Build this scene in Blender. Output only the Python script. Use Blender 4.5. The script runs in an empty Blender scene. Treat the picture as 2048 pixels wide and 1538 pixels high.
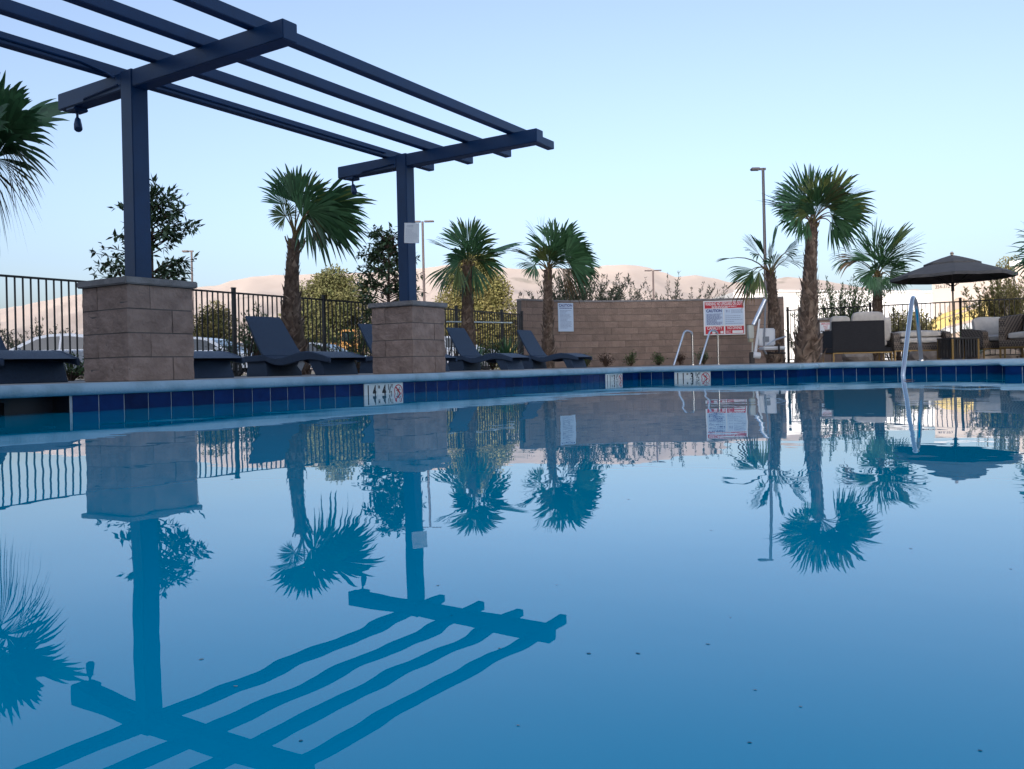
import bpy, bmesh, math, random
from mathutils import Vector, Matrix, noise
R = math.radians
SC = bpy.context.scene
COL = SC.collection

# ---------------------------------------------------------------- camera, sky, sun, exposure
YAW, ROLL, CAMH, FPX = R(32.5), R(1.3), 0.19, 1720.0
cs, sn = math.cos(YAW), math.sin(YAW)
cam = bpy.data.cameras.new('camera'); camo = bpy.data.objects.new('camera', cam); COL.objects.link(camo)
camo.matrix_world = (Matrix.Translation((0, 0, CAMH)) @ Matrix.Rotation(YAW, 4, 'Z') @ Matrix.Rotation(R(90), 4, 'X')
                     @ Matrix.Rotation(-ROLL, 4, 'Z'))
cam.sensor_width = 36; cam.lens = FPX / 2048 * 36; cam.shift_y = -34 / 2048
cam.clip_start = 0.02; cam.clip_end = 20000
SC.camera = camo

SUN_EL = R(15); SUN_AZ = R(13)          # light travels forward, a little to the right of the view
def W(X, Y): return (cs * X - sn * Y, sn * X + cs * Y)      # (right, depth) -> world
tr = W(math.sin(SUN_AZ), math.cos(SUN_AZ))                  # travel direction of the light
sdir = Vector((-tr[0] * math.cos(SUN_EL), -tr[1] * math.cos(SUN_EL), math.sin(SUN_EL)))
world = bpy.data.worlds.new('World'); SC.world = world; world.use_nodes = True
wn = world.node_tree.nodes; wl = world.node_tree.links
bg = wn['Background']; sky = wn.new('ShaderNodeTexSky'); sky.sky_type = 'NISHITA'
sky.sun_disc = False; sky.sun_elevation = SUN_EL; sky.sun_rotation = math.atan2(sdir.x, sdir.y)
sky.air_density = 1.0; sky.dust_density = 3.6; sky.ozone_density = 0.9; sky.altitude = 10
hsv = wn.new('ShaderNodeHueSaturation'); hsv.inputs['Saturation'].default_value = 0.68     # pale late-day sky
wl.new(sky.outputs[0], hsv.inputs['Color']); wl.new(hsv.outputs[0], bg.inputs[0]); bg.inputs[1].default_value = 0.15
sl = bpy.data.lights.new('sun', 'SUN'); slo = bpy.data.objects.new('sun', sl); COL.objects.link(slo)
sl.energy = 3.2; sl.angle = R(0.55); sl.color = (1.0, 0.85, 0.68)
slo.rotation_euler = (-sdir).to_track_quat('-Z', 'Y').to_euler(); slo.location = (0, 0, 60)
SC.view_settings.view_transform = 'Standard'; SC.view_settings.look = 'None'
SC.view_settings.exposure = 0.76; SC.view_settings.gamma = 1; SC.view_settings.use_curve_mapping = False
SC.view_settings.use_white_balance = True; SC.view_settings.white_balance_temperature = 5450; SC.view_settings.white_balance_tint = 13   # cool camera balance
SC.render.engine = 'CYCLES'
SC.cycles.use_denoising = True
SC.cycles.max_bounces = 8; SC.cycles.transparent_max_bounces = 8
SC.cycles.sample_clamp_indirect = 8

# ---------------------------------------------------------------- helpers
def P(px, py, Y):
    dx, dy = px - 1024, py - 735
    a = dx * math.cos(ROLL) - dy * math.sin(ROLL); b = -dx * math.sin(ROLL) - dy * math.cos(ROLL)
    x, y = W(a * Y / FPX, Y)
    return Vector((x, y, CAMH + b * Y / FPX))
RIGHT = Vector((cs, sn, 0)); FWD = Vector((-sn, cs, 0)); UP = Vector((0, 0, 1))
DECK = 0.15
def G(px, Y, z=DECK):
    v = P(px, 735, Y); v.z = z; return v

_m = {}
def mat(name, col, rough=0.6, col2=None, scale=8.0, bump=0.0, bscale=40.0, metal=0.0, rnd=0.0, island=0.0, spec=0.5,
        stretch=(1, 1, 1), detail=6.0, contrast=(0.35, 0.65), trans=0.0, coat=0.0):
    if name in _m: return _m[name]
    m = bpy.data.materials.new(name); m.use_nodes = True
    nt = m.node_tree; n = nt.nodes; l = nt.links; b = n['Principled BSDF']
    b.inputs['Roughness'].default_value = rough; b.inputs['Metallic'].default_value = metal
    b.inputs['Specular IOR Level'].default_value = spec
    if coat: b.inputs['Coat Weight'].default_value = coat; b.inputs['Coat Roughness'].default_value = 0.05
    tc = n.new('ShaderNodeTexCoord'); mp = n.new('ShaderNodeMapping'); mp.inputs['Scale'].default_value = stretch
    l.new(tc.outputs['Object'], mp.inputs[0])
    oi = n.new('ShaderNodeObjectInfo')
    ad = n.new('ShaderNodeVectorMath'); ad.operation = 'ADD'
    sc_ = n.new('ShaderNodeVectorMath'); sc_.operation = 'SCALE'; sc_.inputs[3].default_value = 37.0
    cx = n.new('ShaderNodeCombineXYZ')
    for i in range(3): l.new(oi.outputs['Random'], cx.inputs[i])
    l.new(cx.outputs[0], sc_.inputs[0]); l.new(mp.outputs[0], ad.inputs[0]); l.new(sc_.outputs[0], ad.inputs[1])
    out = None
    rgb = n.new('ShaderNodeRGB'); rgb.outputs[0].default_value = (*col, 1); out = rgb.outputs[0]
    if col2:
        nz = n.new('ShaderNodeTexNoise'); nz.inputs['Scale'].default_value = scale; nz.inputs['Detail'].default_value = detail
        l.new(ad.outputs[0], nz.inputs['Vector'])
        cr = n.new('ShaderNodeMapRange'); cr.inputs[1].default_value = contrast[0]; cr.inputs[2].default_value = contrast[1]
        l.new(nz.outputs[0], cr.inputs[0])
        mx = n.new('ShaderNodeMix'); mx.data_type = 'RGBA'; l.new(cr.outputs[0], mx.inputs[0])
        l.new(out, mx.inputs[6]); mx.inputs[7].default_value = (*col2, 1); out = mx.outputs[2]
    if rnd or island:
        mr = n.new('ShaderNodeMapRange'); a_ = rnd or island
        mr.inputs[3].default_value = 1 - a_; mr.inputs[4].default_value = 1 + a_
        if island:
            ge = n.new('ShaderNodeNewGeometry'); l.new(ge.outputs['Random Per Island'], mr.inputs[0])
        else: l.new(oi.outputs['Random'], mr.inputs[0])
        hs = n.new('ShaderNodeHueSaturation'); l.new(out, hs.inputs['Color']); l.new(mr.outputs[0], hs.inputs['Value']); out = hs.outputs[0]
    l.new(out, b.inputs['Base Color'])
    if bump:
        nb = n.new('ShaderNodeTexNoise'); nb.inputs['Scale'].default_value = bscale; nb.inputs['Detail'].default_value = 6
        l.new(ad.outputs[0], nb.inputs['Vector'])
        bp = n.new('ShaderNodeBump'); bp.inputs['Strength'].default_value = bump; bp.inputs['Distance'].default_value = 0.02
        l.new(nb.outputs[0], bp.inputs['Height']); l.new(bp.outputs[0], b.inputs['Normal'])
    if trans:
        tb = n.new('ShaderNodeBsdfTranslucent'); l.new(out, tb.inputs[0])
        ms = n.new('ShaderNodeMixShader'); ms.inputs[0].default_value = trans
        l.new(b.outputs[0], ms.inputs[1]); l.new(tb.outputs[0], ms.inputs[2])
        l.new(ms.outputs[0], n['Material Output'].inputs[0])
    _m[name] = m
    return m

class MB:                      # collects faces for ONE mesh
    def __init__(s): s.v = []; s.f = []
    def quad(s, a, b, c, d):
        i = len(s.v); s.v += [tuple(a), tuple(b), tuple(c), tuple(d)]; s.f.append((i, i + 1, i + 2, i + 3)); return s
    def tri(s, a, b, c):
        i = len(s.v); s.v += [tuple(a), tuple(b), tuple(c)]; s.f.append((i, i + 1, i + 2)); return s
    def poly(s, pts):
        i = len(s.v); s.v += [tuple(p) for p in pts]; s.f.append(tuple(range(i, i + len(pts)))); return s
    def box(s, c, d, M=None):
        c = Vector(c); i = len(s.v)
        for sx in (-1, 1):
            for sy in (-1, 1):
                for sz in (-1, 1):
                    p = Vector((sx * d[0] / 2, sy * d[1] / 2, sz * d[2] / 2))
                    if M is not None: p = M @ p
                    s.v.append(tuple(c + p))
        s.f += [tuple(i + k for k in q) for q in ((0, 1, 3, 2), (4, 6, 7, 5), (0, 4, 5, 1), (2, 3, 7, 6), (0, 2, 6, 4), (1, 5, 7, 3))]
        return s
    def tube(s, pts, rad, n=8, cap=True):
        pts = [Vector(p) for p in pts]; k = len(pts)
        if not isinstance(rad, (list, tuple)): rad = [rad] * k
        i0 = len(s.v); prev = None
        for j, p in enumerate(pts):
            t = (pts[min(j + 1, k - 1)] - pts[max(j - 1, 0)]).normalized()
            if prev is None:
                prev = t.orthogonal().normalized()
            else:
                prev = (prev - t * prev.dot(t)).normalized()
            q = t.cross(prev)
            for a in range(n):
                an = 2 * math.pi * a / n
                s.v.append(tuple(p + (prev * math.cos(an) + q * math.sin(an)) * rad[j]))
        for j in range(k - 1):
            for a in range(n):
                b = (a + 1) % n
                s.f.append((i0 + j * n + a, i0 + j * n + b, i0 + (j + 1) * n + b, i0 + (j + 1) * n + a))
        if cap:
            s.f.append(tuple(i0 + a for a in reversed(range(n)))); s.f.append(tuple(i0 + (k - 1) * n + a for a in range(n)))
        return s
    def prism(s, poly, vec):   # extrude a planar polygon (3D points) by vec
        i = len(s.v); n = len(poly); vec = Vector(vec)
        s.v += [tuple(p) for p in poly] + [tuple(Vector(p) + vec) for p in poly]
        s.f.append(tuple(range(i, i + n))); s.f.append(tuple(i + n + k for k in reversed(range(n))))
        for k in range(n): s.f.append((i + k, i + n + k, i + n + (k + 1) % n, i + (k + 1) % n))
        return s
    def mesh(s, name, m):
        me = bpy.data.meshes.new(name); me.from_pydata(s.v, [], s.f); me.update()
        if m: me.materials.append(m)
        return me
    def build(s, name, m, parent=None, smooth=False, bevel=0.0, seg=2, fix=False):
        me = s.mesh(name, m)
        if fix or bevel:
            bm = bmesh.new(); bm.from_mesh(me)
            bmesh.ops.remove_doubles(bm, verts=bm.verts, dist=1e-5)
            bmesh.ops.recalc_face_normals(bm, faces=bm.faces)
            if bevel:
                es = [e for e in bm.edges if e.is_manifold and e.calc_face_angle(0) > 0.5]
                bmesh.ops.bevel(bm, geom=es, offset=bevel, segments=seg, affect='EDGES', clamp_overlap=True)
            bm.to_mesh(me); bm.free()
        return link(name, me, parent, smooth or bool(bevel))

def link(name, me, parent=None, smooth=False):
    o = bpy.data.objects.new(name, me); COL.objects.link(o)
    if parent: o.parent = parent
    if smooth:
        me.shade_smooth() if hasattr(me, 'shade_smooth') else None
        try: me.set_sharp_from_angle(angle=R(40))
        except Exception: pass
    return o
def tag(o, label=None, cat=None, group=None, kind=None):
    if label: o['label'] = label
    if cat: o['category'] = cat
    if group: o['group'] = group
    if kind: o['kind'] = kind
    return o
def thing(name, label, cat, loc=(0, 0, 0), rz=0.0, group=None):
    o = bpy.data.objects.new(name, None); COL.objects.link(o); o.location = loc; o.rotation_euler = (0, 0, rz)
    o.empty_display_size = 0.2
    return tag(o, label, cat, group)
def copy_tree(o, parent=None):
    c = o.copy(); COL.objects.link(c)
    if parent: c.parent = parent
    for ch in [k for k in o.children]: copy_tree(ch, c)
    return c
def text(body, size, m, M, parent=None, name='lettering', sx=1.0, align='CENTER', bold=0.0, thick=0.0):
    cu = bpy.data.curves.new('txt', 'FONT'); cu.body = body; cu.size = size; cu.align_x = align; cu.align_y = 'CENTER'
    cu.offset = bold * size; cu.extrude = thick; cu.resolution_u = 3
    t = bpy.data.objects.new('txt', cu); me = bpy.data.meshes.new_from_object(t)
    bpy.data.objects.remove(t); bpy.data.curves.remove(cu)
    me.transform(M @ Matrix.Diagonal((sx, 1, 1, 1))); me.materials.clear(); me.materials.append(m); me.name = name
    return link(name, me, parent)
def frame(origin, right, up):  # text / sign frame: x right, y up, z towards viewer
    r = Vector(right).normalized(); u = Vector(up).normalized(); n = r.cross(u)
    M = Matrix((r, u, n)).transposed().to_4x4(); M.translation = origin
    return M

# ---------------------------------------------------------------- materials
M_conc = mat('deck_concrete', (.36, .34, .31), .85, (.28, .26, .24), 3, .25, 60)
M_cop = mat('coping_concrete', (.37, .50, .58), .7, (.25, .36, .42), 4, .3, 55, detail=12, contrast=(.45, .62))  # grey concrete, the shade's blue cast put into both tones
M_tile = mat('navy_glazed_tile', (.003, .017, .088), .18, (.005, .026, .12), 14, .05, 25, rnd=.28, spec=.18)
M_grout = mat('pale_grout', (.50, .54, .57), .9, (.38, .42, .45), 20)
M_mark = mat('marker_tile_white', (.80, .80, .76), .3, (.72, .73, .70), 9)
M_ink = mat('marker_black', (.012, .012, .015), .5)
M_red = mat('sign_red', (.50, .012, .03), .5)
M_blue = mat('sign_blue', (.015, .03, .22), .5)
M_white = mat('sign_white', (.78, .78, .78), .45)
M_pblue = mat('sign_panel_blue', (.55, .66, .80), .5)
M_print = mat('sign_small_print', (.20, .27, .42), .6)
M_pgrey = mat('notice_print_grey', (.45, .47, .52), .6)
M_perg = mat('pergola_shade_blue_paint', (.005, .036, .115), .42, (.004, .030, .096), 5, .06, 80, stretch=(1, 1, 1))  # dark paint with the blue cast of the shade mixed into its colour
M_block = mat('split_face_block', (.37, .275, .225), .95, (.26, .19, .155), 7, 1.0, 24, rnd=.10, detail=12)
M_wblk = mat('wall_block', (.285, .21, .165), .95, (.225, .165, .13), 3.5, .8, 30, rnd=.10, detail=10)
M_mort = mat('mortar_joint', (.11, .10, .095), .95)
M_cap = mat('pier_cap_stone', (.27, .26, .255), .9, (.20, .19, .185), 10, .4, 40)
M_fence = mat('black_fence_metal', (.012, .012, .013), .4)
M_wick = mat('navy_wicker', (.017, .040, .088), .5, (.011, .027, .06), 60, .5, 160)
M_steel = mat('polished_steel', (.62, .64, .66), .16, metal=1.0)
M_gold = mat('gold_frame', (.20, .13, .04), .45, metal=.5)
M_cush = mat('grey_cushion_fabric', (.47, .44, .40), .9, (.40, .375, .345), 12, .25, 90)
M_bark = mat('palm_trunk_bark', (.135, .095, .068), .95, (.055, .036, .026), 11, .9, 30, detail=10)
M_boot = mat('palm_leaf_base', (.20, .15, .11), .9, (.085, .055, .037), 7, .3, 40, island=.5)
M_frond = mat('palm_frond_green', (.085, .175, .075), .36, (.050, .125, .052), 3, island=.34, trans=.25)
M_froly = mat('palm_frond_yellowing', (.14, .17, .045), .45, (.075, .13, .04), 3, island=.34, trans=.25)
M_frdry = mat('palm_frond_dry', (.20, .13, .065), .8, (.12, .09, .045), 5, island=.4, trans=.15)
M_pet = mat('palm_petiole', (.13, .13, .045), .6, (.16, .09, .04), 5)
M_leafd = mat('dark_broad_leaf', (.06, .10, .05), .4, (.09, .14, .06), 3, island=.5, trans=.12)
M_leafo = mat('oak_leaf', (.125, .135, .042), .8, (.17, .155, .055), 1.2, island=.45, trans=.15)
M_leafc = mat('cypress_leaf', (.17, .165, .045), .85, (.22, .185, .06), .9, island=.4, trans=.12)
M_leafy = mat('pale_shrub_leaf', (.15, .15, .045), .8, (.19, .16, .06), 2, island=.45, trans=.2)
M_leafg = mat('grey_green_leaf', (.055, .075, .045), .7, (.08, .09, .05), 3, island=.5, trans=.15)
M_leafm = mat('mid_green_leaf', (.05, .10, .025), .6, (.08, .12, .035), 3, island=.5, trans=.18)
M_twig = mat('twig_brown', (.095, .06, .04), .9, (.06, .04, .03), 12)
M_hill = None
M_asph = mat('asphalt', (.055, .055, .057), .9, (.04, .04, .042), 2, .2, 60)
M_mulch = mat('bark_mulch', (.095, .05, .032), .95, (.05, .028, .02), 14, 1.0, 40)
M_grnd = mat('dry_ground', (.20, .165, .11), .95, (.14, .125, .07), .05, .2, 5)

# ---------------------------------------------------------------- ground, deck, pool
XL, YF, X1, X2, YR, XR, YB = -4.55, 10.2, -2.57, -0.48, 11.15, 6.0, -4.5
POLY = [(XL, YB), (XL, YF), (X1, YF), (X1, YR), (X2, YR), (X2, YF), (XR, YF), (XR, YB)]
BIG = 9000
def rects(name, rs, z, m, kind='structure'):
    b = MB()
    for (x0, x1, y0, y1) in rs: b.quad((x0, y0, z), (x1, y0, z), (x1, y1, z), (x0, y1, z))
    return tag(b.build(name, m), kind=kind)
D0, D1, D2, D3 = -9.4, 24, -9, 21.5     # deck extents
rects('ground', [(-BIG, D0 - 2, -BIG, BIG), (D1 - .1, BIG, -BIG, BIG), (D0 - 2, D1 - .1, D3 - .1, BIG), (D0 - 2, D1 - .1, -BIG, D2 + .1)], .05, M_grnd)
rects('planting_bed', [(-13.2, D0 + .05, D2, 30), (D0 + .05, D1, D3 - .05, 25.3)], .142, M_mulch)
c = .26
rects('pool_deck', [(D0, XL - c, D2, D3), (XL - c, XR + c, YR + c, D3), (XR + c, D1, D2, D3), (XL - c, XR + c, D2, YB - c),
                    (XL - c, X1 - c, YF + c, YR + c), (X2 + c, XR + c, YF + c, YR + c)], DECK, M_conc)
rects('parking_lot', [(-46, -13.9, -20, 60), (-13.9, 40, 27.5, 60)], .056, M_asph)

# coping with bullnose, mitred
prof = [(-.020, .091), (-.034, .098), (-.044, .112), (-.045, .128), (-.038, .143), (-.022, .153), (.0, .157), (.28, .155), (.28, .085), (0.01, .0905)]
N = len(POLY)
def edge_n(i):
    a, b2 = POLY[i], POLY[(i + 1) % N]; dx, dy = b2[0] - a[0], b2[1] - a[1]; q = math.hypot(dx, dy)
    return Vector((-dy / q, dx / q))
def ringpt(i, d):
    n0, n1 = edge_n((i - 1) % N), edge_n(i)
    v = Vector(POLY[i]) + (n0 + n1) * (d / (1 + n0.dot(n1)))
    return v
coping = tag(bpy.data.objects.new('pool_coping', None), kind='structure'); COL.objects.link(coping)
for i in range(N):
    b = MB(); j = (i + 1) % N
    A = [ringpt(i, d).to_3d() + Vector((0, 0, z)) for d, z in prof]; B = [ringpt(j, d).to_3d() + Vector((0, 0, z)) for d, z in prof]
    L = (B[0] - A[0]).length; k = max(1, round(L / .25)); K = len(prof); rr = random.Random(i)
    for s_ in range(k + 1):
        t = s_ / k
        wob = noise.noise((i * 7.3 + s_ * .5, 0, 0)) * .0022 if 0 < s_ < k else 0
        for a, bb in zip(A, B): q = a.lerp(bb, t); b.v.append((q.x, q.y, q.z + wob))
    for s_ in range(k):
        for p in range(K):
            b.f.append((s_ * K + p, s_ * K + (p + 1) % K, (s_ + 1) * K + (p + 1) % K, (s_ + 1) * K + p))
    b.f.append(tuple(range(K))); b.f.append(tuple(k * K + p for p in reversed(range(K))))
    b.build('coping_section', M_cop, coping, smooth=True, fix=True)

# pool wall (grout bed) with tiles
pw = MB()
SK0, SK1 = 1.95, 2.655       # skimmer mouth on the left wall
def wallq(a, b2, z0=-1.3, z1=.0915):
    pw.quad((*a, z0), (*b2, z0), (*b2, z1), (*a, z1))
g_ = .004
for i in range(N):
    a, b2 = Vector(POLY[i]), Vector(POLY[(i + 1) % N]); n = edge_n(i)
    if i == 0:
        wallq(a + n * g_, Vector((XL, SK0)) + n * g_); wallq(Vector((XL, SK1)) + n * g_, Vector((XL - g_, YF + g_)))
        q = .17
    else: wallq(ringpt(i, g_), ringpt((i + 1) % N, g_))
pool_wall = tag(pw.build('pool_wall', M_grout), kind='structure')
TP = .1555
tile_me = MB().box((0, 0, 0), (.149, .012, .1495)).mesh('tile', M_tile)
bm = bmesh.new(); bm.from_mesh(tile_me); bmesh.ops.bevel(bm, geom=list(bm.edges), offset=.002, segments=1, affect='EDGES'); bm.to_mesh(tile_me); bm.free()
def put_tile(x, y, rz):
    o = link('tile', tile_me, pool_wall); o.location = (x, y, .0905 - .075); o.rotation_euler = (0, 0, rz)
rt = random.Random(3)
def tile_run(a, b2, skip=(), start=0.0):
    a, b2 = Vector(a), Vector(b2); L = (b2 - a).length; d = (b2 - a) / L; n = Vector((-d.y, d.x)); s = start; rz = math.atan2(d.y, d.x)
    while s + TP <= L + .01:
        if not any(s + TP * .5 > q0 and s + TP * .5 < q1 for q0, q1 in skip):
            p = a + d * (s + TP / 2) + n * (.0045 + rt.uniform(-.0008, .0008)); put_tile(p.x, p.y, rz)
        s += TP
    r_ = L - s
    if r_ > .02:
        p = a + d * (s + r_ / 2 - .001) + n * .0045; put_tile(p.x, p.y, rz); COL.objects[-1].scale = ((r_ - .004) / TP, 1, 1)
def marker(a, d, s0, w, chars, label):
    d = Vector(d); a = Vector(a); n = Vector((d.y, -d.x)); o = a + d * s0
    t = thing('depth_marker', label, 'depth marker', (o.x, o.y, 0), 0, 'depth marker tiles along the waterline')
    t.rotation_euler = (0, 0, math.atan2(d.y, d.x))
    for k in range(3):
        MB().box((w / 3 * (k + .5), .002, .0155), (w / 3 - .0025, .012, .149)).build('marker_tile', M_mark, t, bevel=.001, seg=1)
    def fr(x, z): return frame(Vector((x, -.0052, z)), (1, 0, 0), (0, 0, 1))
    for (ch, x, z, sz, sx) in chars: text(ch, sz, M_ink, fr(x, z), t, sx=sx, bold=.035)
    b = MB(); cx, cz, r0, r1 = w * .87, .022, .044, .052
    for k in range(28):
        a0, a1 = 2 * math.pi * k / 28, 2 * math.pi * (k + 1) / 28
        pt = lambda r, an: (cx + r * math.sin(an), -.0056, cz + r * math.cos(an))
        b.quad(pt(r0, a0), pt(r1, a0), pt(r1, a1), pt(r0, a1))
    e = .0045; q = .0335
    b.quad((cx - q - e, -.0060, cz + q - e), (cx - q + e, -.0060, cz + q + e), (cx + q + e, -.0060, cz - q + e), (cx + q - e, -.0060, cz - q - e))
    b.build('no_diving_ring', M_red, t)
    f = MB()
    def bar(x0, z0, x1, z1, wd):
        v = Vector((x1 - x0, 0, z1 - z0)).normalized(); pp = Vector((-v.z, 0, v.x)) * wd / 2
        A, B = Vector((cx + x0, -.0054, cz + z0)), Vector((cx + x1, -.0054, cz + z1)); f.quad(A - pp, B - pp, B + pp, A + pp)
    bar(.018, .030, -.004, .0, .006); bar(-.004, .0, -.014, -.034, .006); bar(0, .008, -.028, .002, .004); bar(0, .008, .030, .006, .004)
    f.poly([(cx - .008 + .007 * math.cos(k), -.0057, cz + .004 + .007 * math.sin(k)) for k in [i * 2 * math.pi / 9 for i in range(9)]])
    f.build('diver_figure', M_ink, t)
def chs(d1, d2, n):
    return [(d1, .045, .0235, .125, .62), (d2, .118, .0235, .125, .62), ('M', .172, .058, .038, .7), (n, .232, .0235, .125, .72),
            ('1', .285, .053, .058, .8), ('/', .300, .030, .07, .9), ('2', .318, .002, .05, .8), ('FT', .327, .060, .038, .7)]
mw = 3 * TP
m1 = SK1 + 15 * TP + .02
MK1 = 5.032 - YB; MK2 = 9.15 - YB
tile_run((XL, YB), (XL, SK0))
st = SK1 + .012
base = YB
r1 = (4.9, 5.45)
# left wall tiles from the skimmer to the corner, leaving room for two markers
k1 = round((5.04 - st) / TP); k2 = round((9.15 - st) / TP)
tile_run((XL, st), (XL, YF), skip=[(k1 * TP - .01, k1 * TP + mw + .01), (k2 * TP - .01, k2 * TP + mw + .01)])
marker((XL, st), (0, 1), k1 * TP, mw, chs('1', '4', '4'), 'white depth marker reading 14 M and 4 feet on the long pool edge')
marker((XL, st), (0, 1), k2 * TP, mw, chs('1', '1', '3'), 'white depth marker reading 11 M just left of the pool corner')
marker((XL, YF), (1, 0), 3 * TP, mw, chs('1', '1', '3'), 'white depth marker reading 11 M under the spa handrails')
tile_run((XL, YF), (X1, YF), skip=[(3 * TP - .01, 3 * TP + mw + .01)])
tile_run((X1, YF), (X1, YR)); tile_run((X1, YR), (X2, YR)); tile_run((X2, YR), (X2, YF)); tile_run((X2, YF), (XR, YF))
# skimmer
sk = thing('pool_skimmer', 'dark recessed skimmer mouth in the tile band at left edge', 'skimmer', (XL - .13, 2.18, 0))
M_skim = mat('skimmer_plastic', (.02, .025, .03), .6)
fr = MB()
fr.box((0, -.2, .0), (.04, .03, .16)).box((0, .2, .0), (.04, .03, .16)).box((0, 0, .075), (.04, .37, .02))
fr.build('frame', M_skim, sk)
th_ = MB(); q0, q1 = SK0 - 2.18, SK1 - 2.18 - .002
th_.quad((.126, q1, -.3), (-.04, q1, -.3), (-.04, q1, .0905), (.126, q1, .0905)).quad((-.04, q0, -.3), (.126, q0, -.3), (.126, q0, .0905), (-.04, q0, .0905)).quad((-.04, q0, -.3), (-.04, q1, -.3), (-.04, q1, .0905), (-.04, q0, .0905)).quad((-.04, q0, .0903), (-.04, q1, .0903), (.10, q1, .0903), (.10, q0, .0903))
th_.build('throat', mat('skimmer_dark', (.006, .010, .022), .4), sk)
MB().box((-.015, 0, -.01), (.015, .33, .06)).build('weir_flap', mat('weir_grey', (.07, .08, .09), .6), sk, bevel=.004)

# water
def water_mat():
    m = bpy.data.materials.new('pool_water'); m.use_nodes = True; n = m.node_tree.nodes; l = m.node_tree.links; b = n['Principled BSDF']
    b.inputs['Base Color'].default_value = (.0, .37, .58, 1); b.inputs['Roughness'].default_value = 0.0
    b.inputs['IOR'].default_value = 1.333; b.inputs['Specular IOR Level'].default_value = .52
    tc = n.new('ShaderNodeTexCoord')
    def wave(scale, rot, st, det, amt):
        mp = n.new('ShaderNodeMapping'); mp.inputs['Scale'].default_value = st; mp.inputs['Rotation'].default_value = (0, 0, rot)
        l.new(tc.outputs['Object'], mp.inputs[0])
        nz = n.new('ShaderNodeTexNoise'); nz.inputs['Scale'].default_value = scale; nz.inputs['Detail'].default_value = det; nz.inputs['Roughness'].default_value = .45
        l.new(mp.outputs[0], nz.inputs['Vector'])
        mu = n.new('ShaderNodeMath'); mu.operation = 'MULTIPLY'; mu.inputs[1].default_value = amt; l.new(nz.outputs[0], mu.inputs[0]); return mu.outputs[0]
    a = wave(1.0, R(32), (1.6, .9, 1), 1.0, 1.0); c_ = wave(4.5, R(50), (1, 1.6, 1), 2.0, .07)
    ad = n.new('ShaderNodeMath'); l.new(a, ad.inputs[0]); l.new(c_, ad.inputs[1])
    bp = n.new('ShaderNodeBump'); bp.inputs['Strength'].default_value = 1.0; bp.inputs['Distance'].default_value = .0046
    l.new(ad.outputs[0], bp.inputs['Height']); l.new(bp.outputs[0], b.inputs['Normal'])
    return m
w = MB(); ins = .002
wp = [ringpt(i, ins) for i in range(N)]
w.poly([(p.x, p.y, 0) for p in reversed(wp)])
w.quad((XL - .002, SK0, 0), (XL - .168, SK0, 0), (XL - .168, SK1 - .012, 0), (XL - .002, SK1 - .012, 0))
wo = w.build('pool_water', water_mat(), fix=True); tag(wo, kind='structure')
for p_ in wo.data.polygons:
    pass

# ---------------------------------------------------------------- pergola (two bays of one structure) and piers
def pier(cx, cy, seed, label):
    t = thing('stone_pier', label, 'pier', (cx, cy, DECK), 0, 'block piers carrying the pergola posts')
    rr = random.Random(seed); Hc = .1905; g = .009
    MB().box((0, 0, Hc * 2), (.59, .59, Hc * 4)).build('mortar_core', M_mort, t)
    for cse in range(4):
        for k in range(4):
            # pinwheel ring of four blocks
            if cse % 2: cxk, cyk, sx, sy = (-.1015, .2, .406, .2)
            else: cxk, cyk, sx, sy = (.1015, .2, .406, .2)
            b = MB(); nx, ny, nz = 7, 4, 4
            me_ = bmesh.new()
            bmesh.ops.create_cube(me_, size=1)
            bmesh.ops.subdivide_edges(me_, edges=list(me_.edges), cuts=3, use_grid_fill=True)
            for v in me_.verts:
                v.co.x *= sx - g; v.co.y *= sy - g; v.co.z *= Hc - g
                out = abs(v.co.y - (sy - g) / 2) < 1e-4; endf = abs(abs(v.co.x) - (sx - g) / 2) < 1e-4
                onz = abs(abs(v.co.z) - (Hc - g) / 2) < 1e-4
                q = rr.uniform(-.001, .009) * (.35 if onz else 1)
                if out: v.co.y += q
                if endf: v.co.x += math.copysign(q * .8, v.co.x) if abs(v.co.x + cxk) > .28 else 0
            ro = Matrix.Rotation(k * math.pi / 2, 4, 'Z') @ Matrix.Translation((cxk, cyk, 0))
            me_.transform(Matrix.Translation((0, 0, Hc * (cse + .5))) @ ro)
            me = bpy.data.meshes.new('block'); me_.to_mesh(me); me_.free(); me.materials.append(M_block)
            link('block', me, t)
    MB().box((0, 0, Hc * 4 + .028), (.665, .665, .055)).build('cap', M_cap, t, bevel=.008)
    return t
pier(-6.415, 4.345, 1, 'nearer large block pier left of the pool under the pergola post')
pier(-6.415, 7.84, 2, 'farther block pier carrying the pergola post with a paper notice')
pg = thing('pergola', 'dark blue-tinted pergola of four long rafters over two cross beams', 'pergola', (0, 0, DECK))
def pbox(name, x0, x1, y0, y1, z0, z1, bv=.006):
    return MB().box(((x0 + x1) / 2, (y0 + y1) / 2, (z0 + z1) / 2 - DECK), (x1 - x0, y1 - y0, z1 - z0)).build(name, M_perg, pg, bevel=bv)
for yb in (4.28, 7.77):
    pbox('post', -6.49, -6.34, yb - .006, yb + .146, .96, 2.703)
    for x0, x1 in ((-7.42, -6.4901), (-6.3399, -4.58)): pbox('beam', x0, x1, yb, yb + .14, 2.553, 2.695)
    # end plate and conduit stub
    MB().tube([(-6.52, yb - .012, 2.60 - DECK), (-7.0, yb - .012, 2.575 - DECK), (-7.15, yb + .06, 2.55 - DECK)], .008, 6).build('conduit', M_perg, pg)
for x in (-6.655, -6.055, -5.50, -4.915):
    pbox('rafter', x - .045, x + .045, -1.6, 8.66, 2.6955, 2.787, .005)
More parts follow.
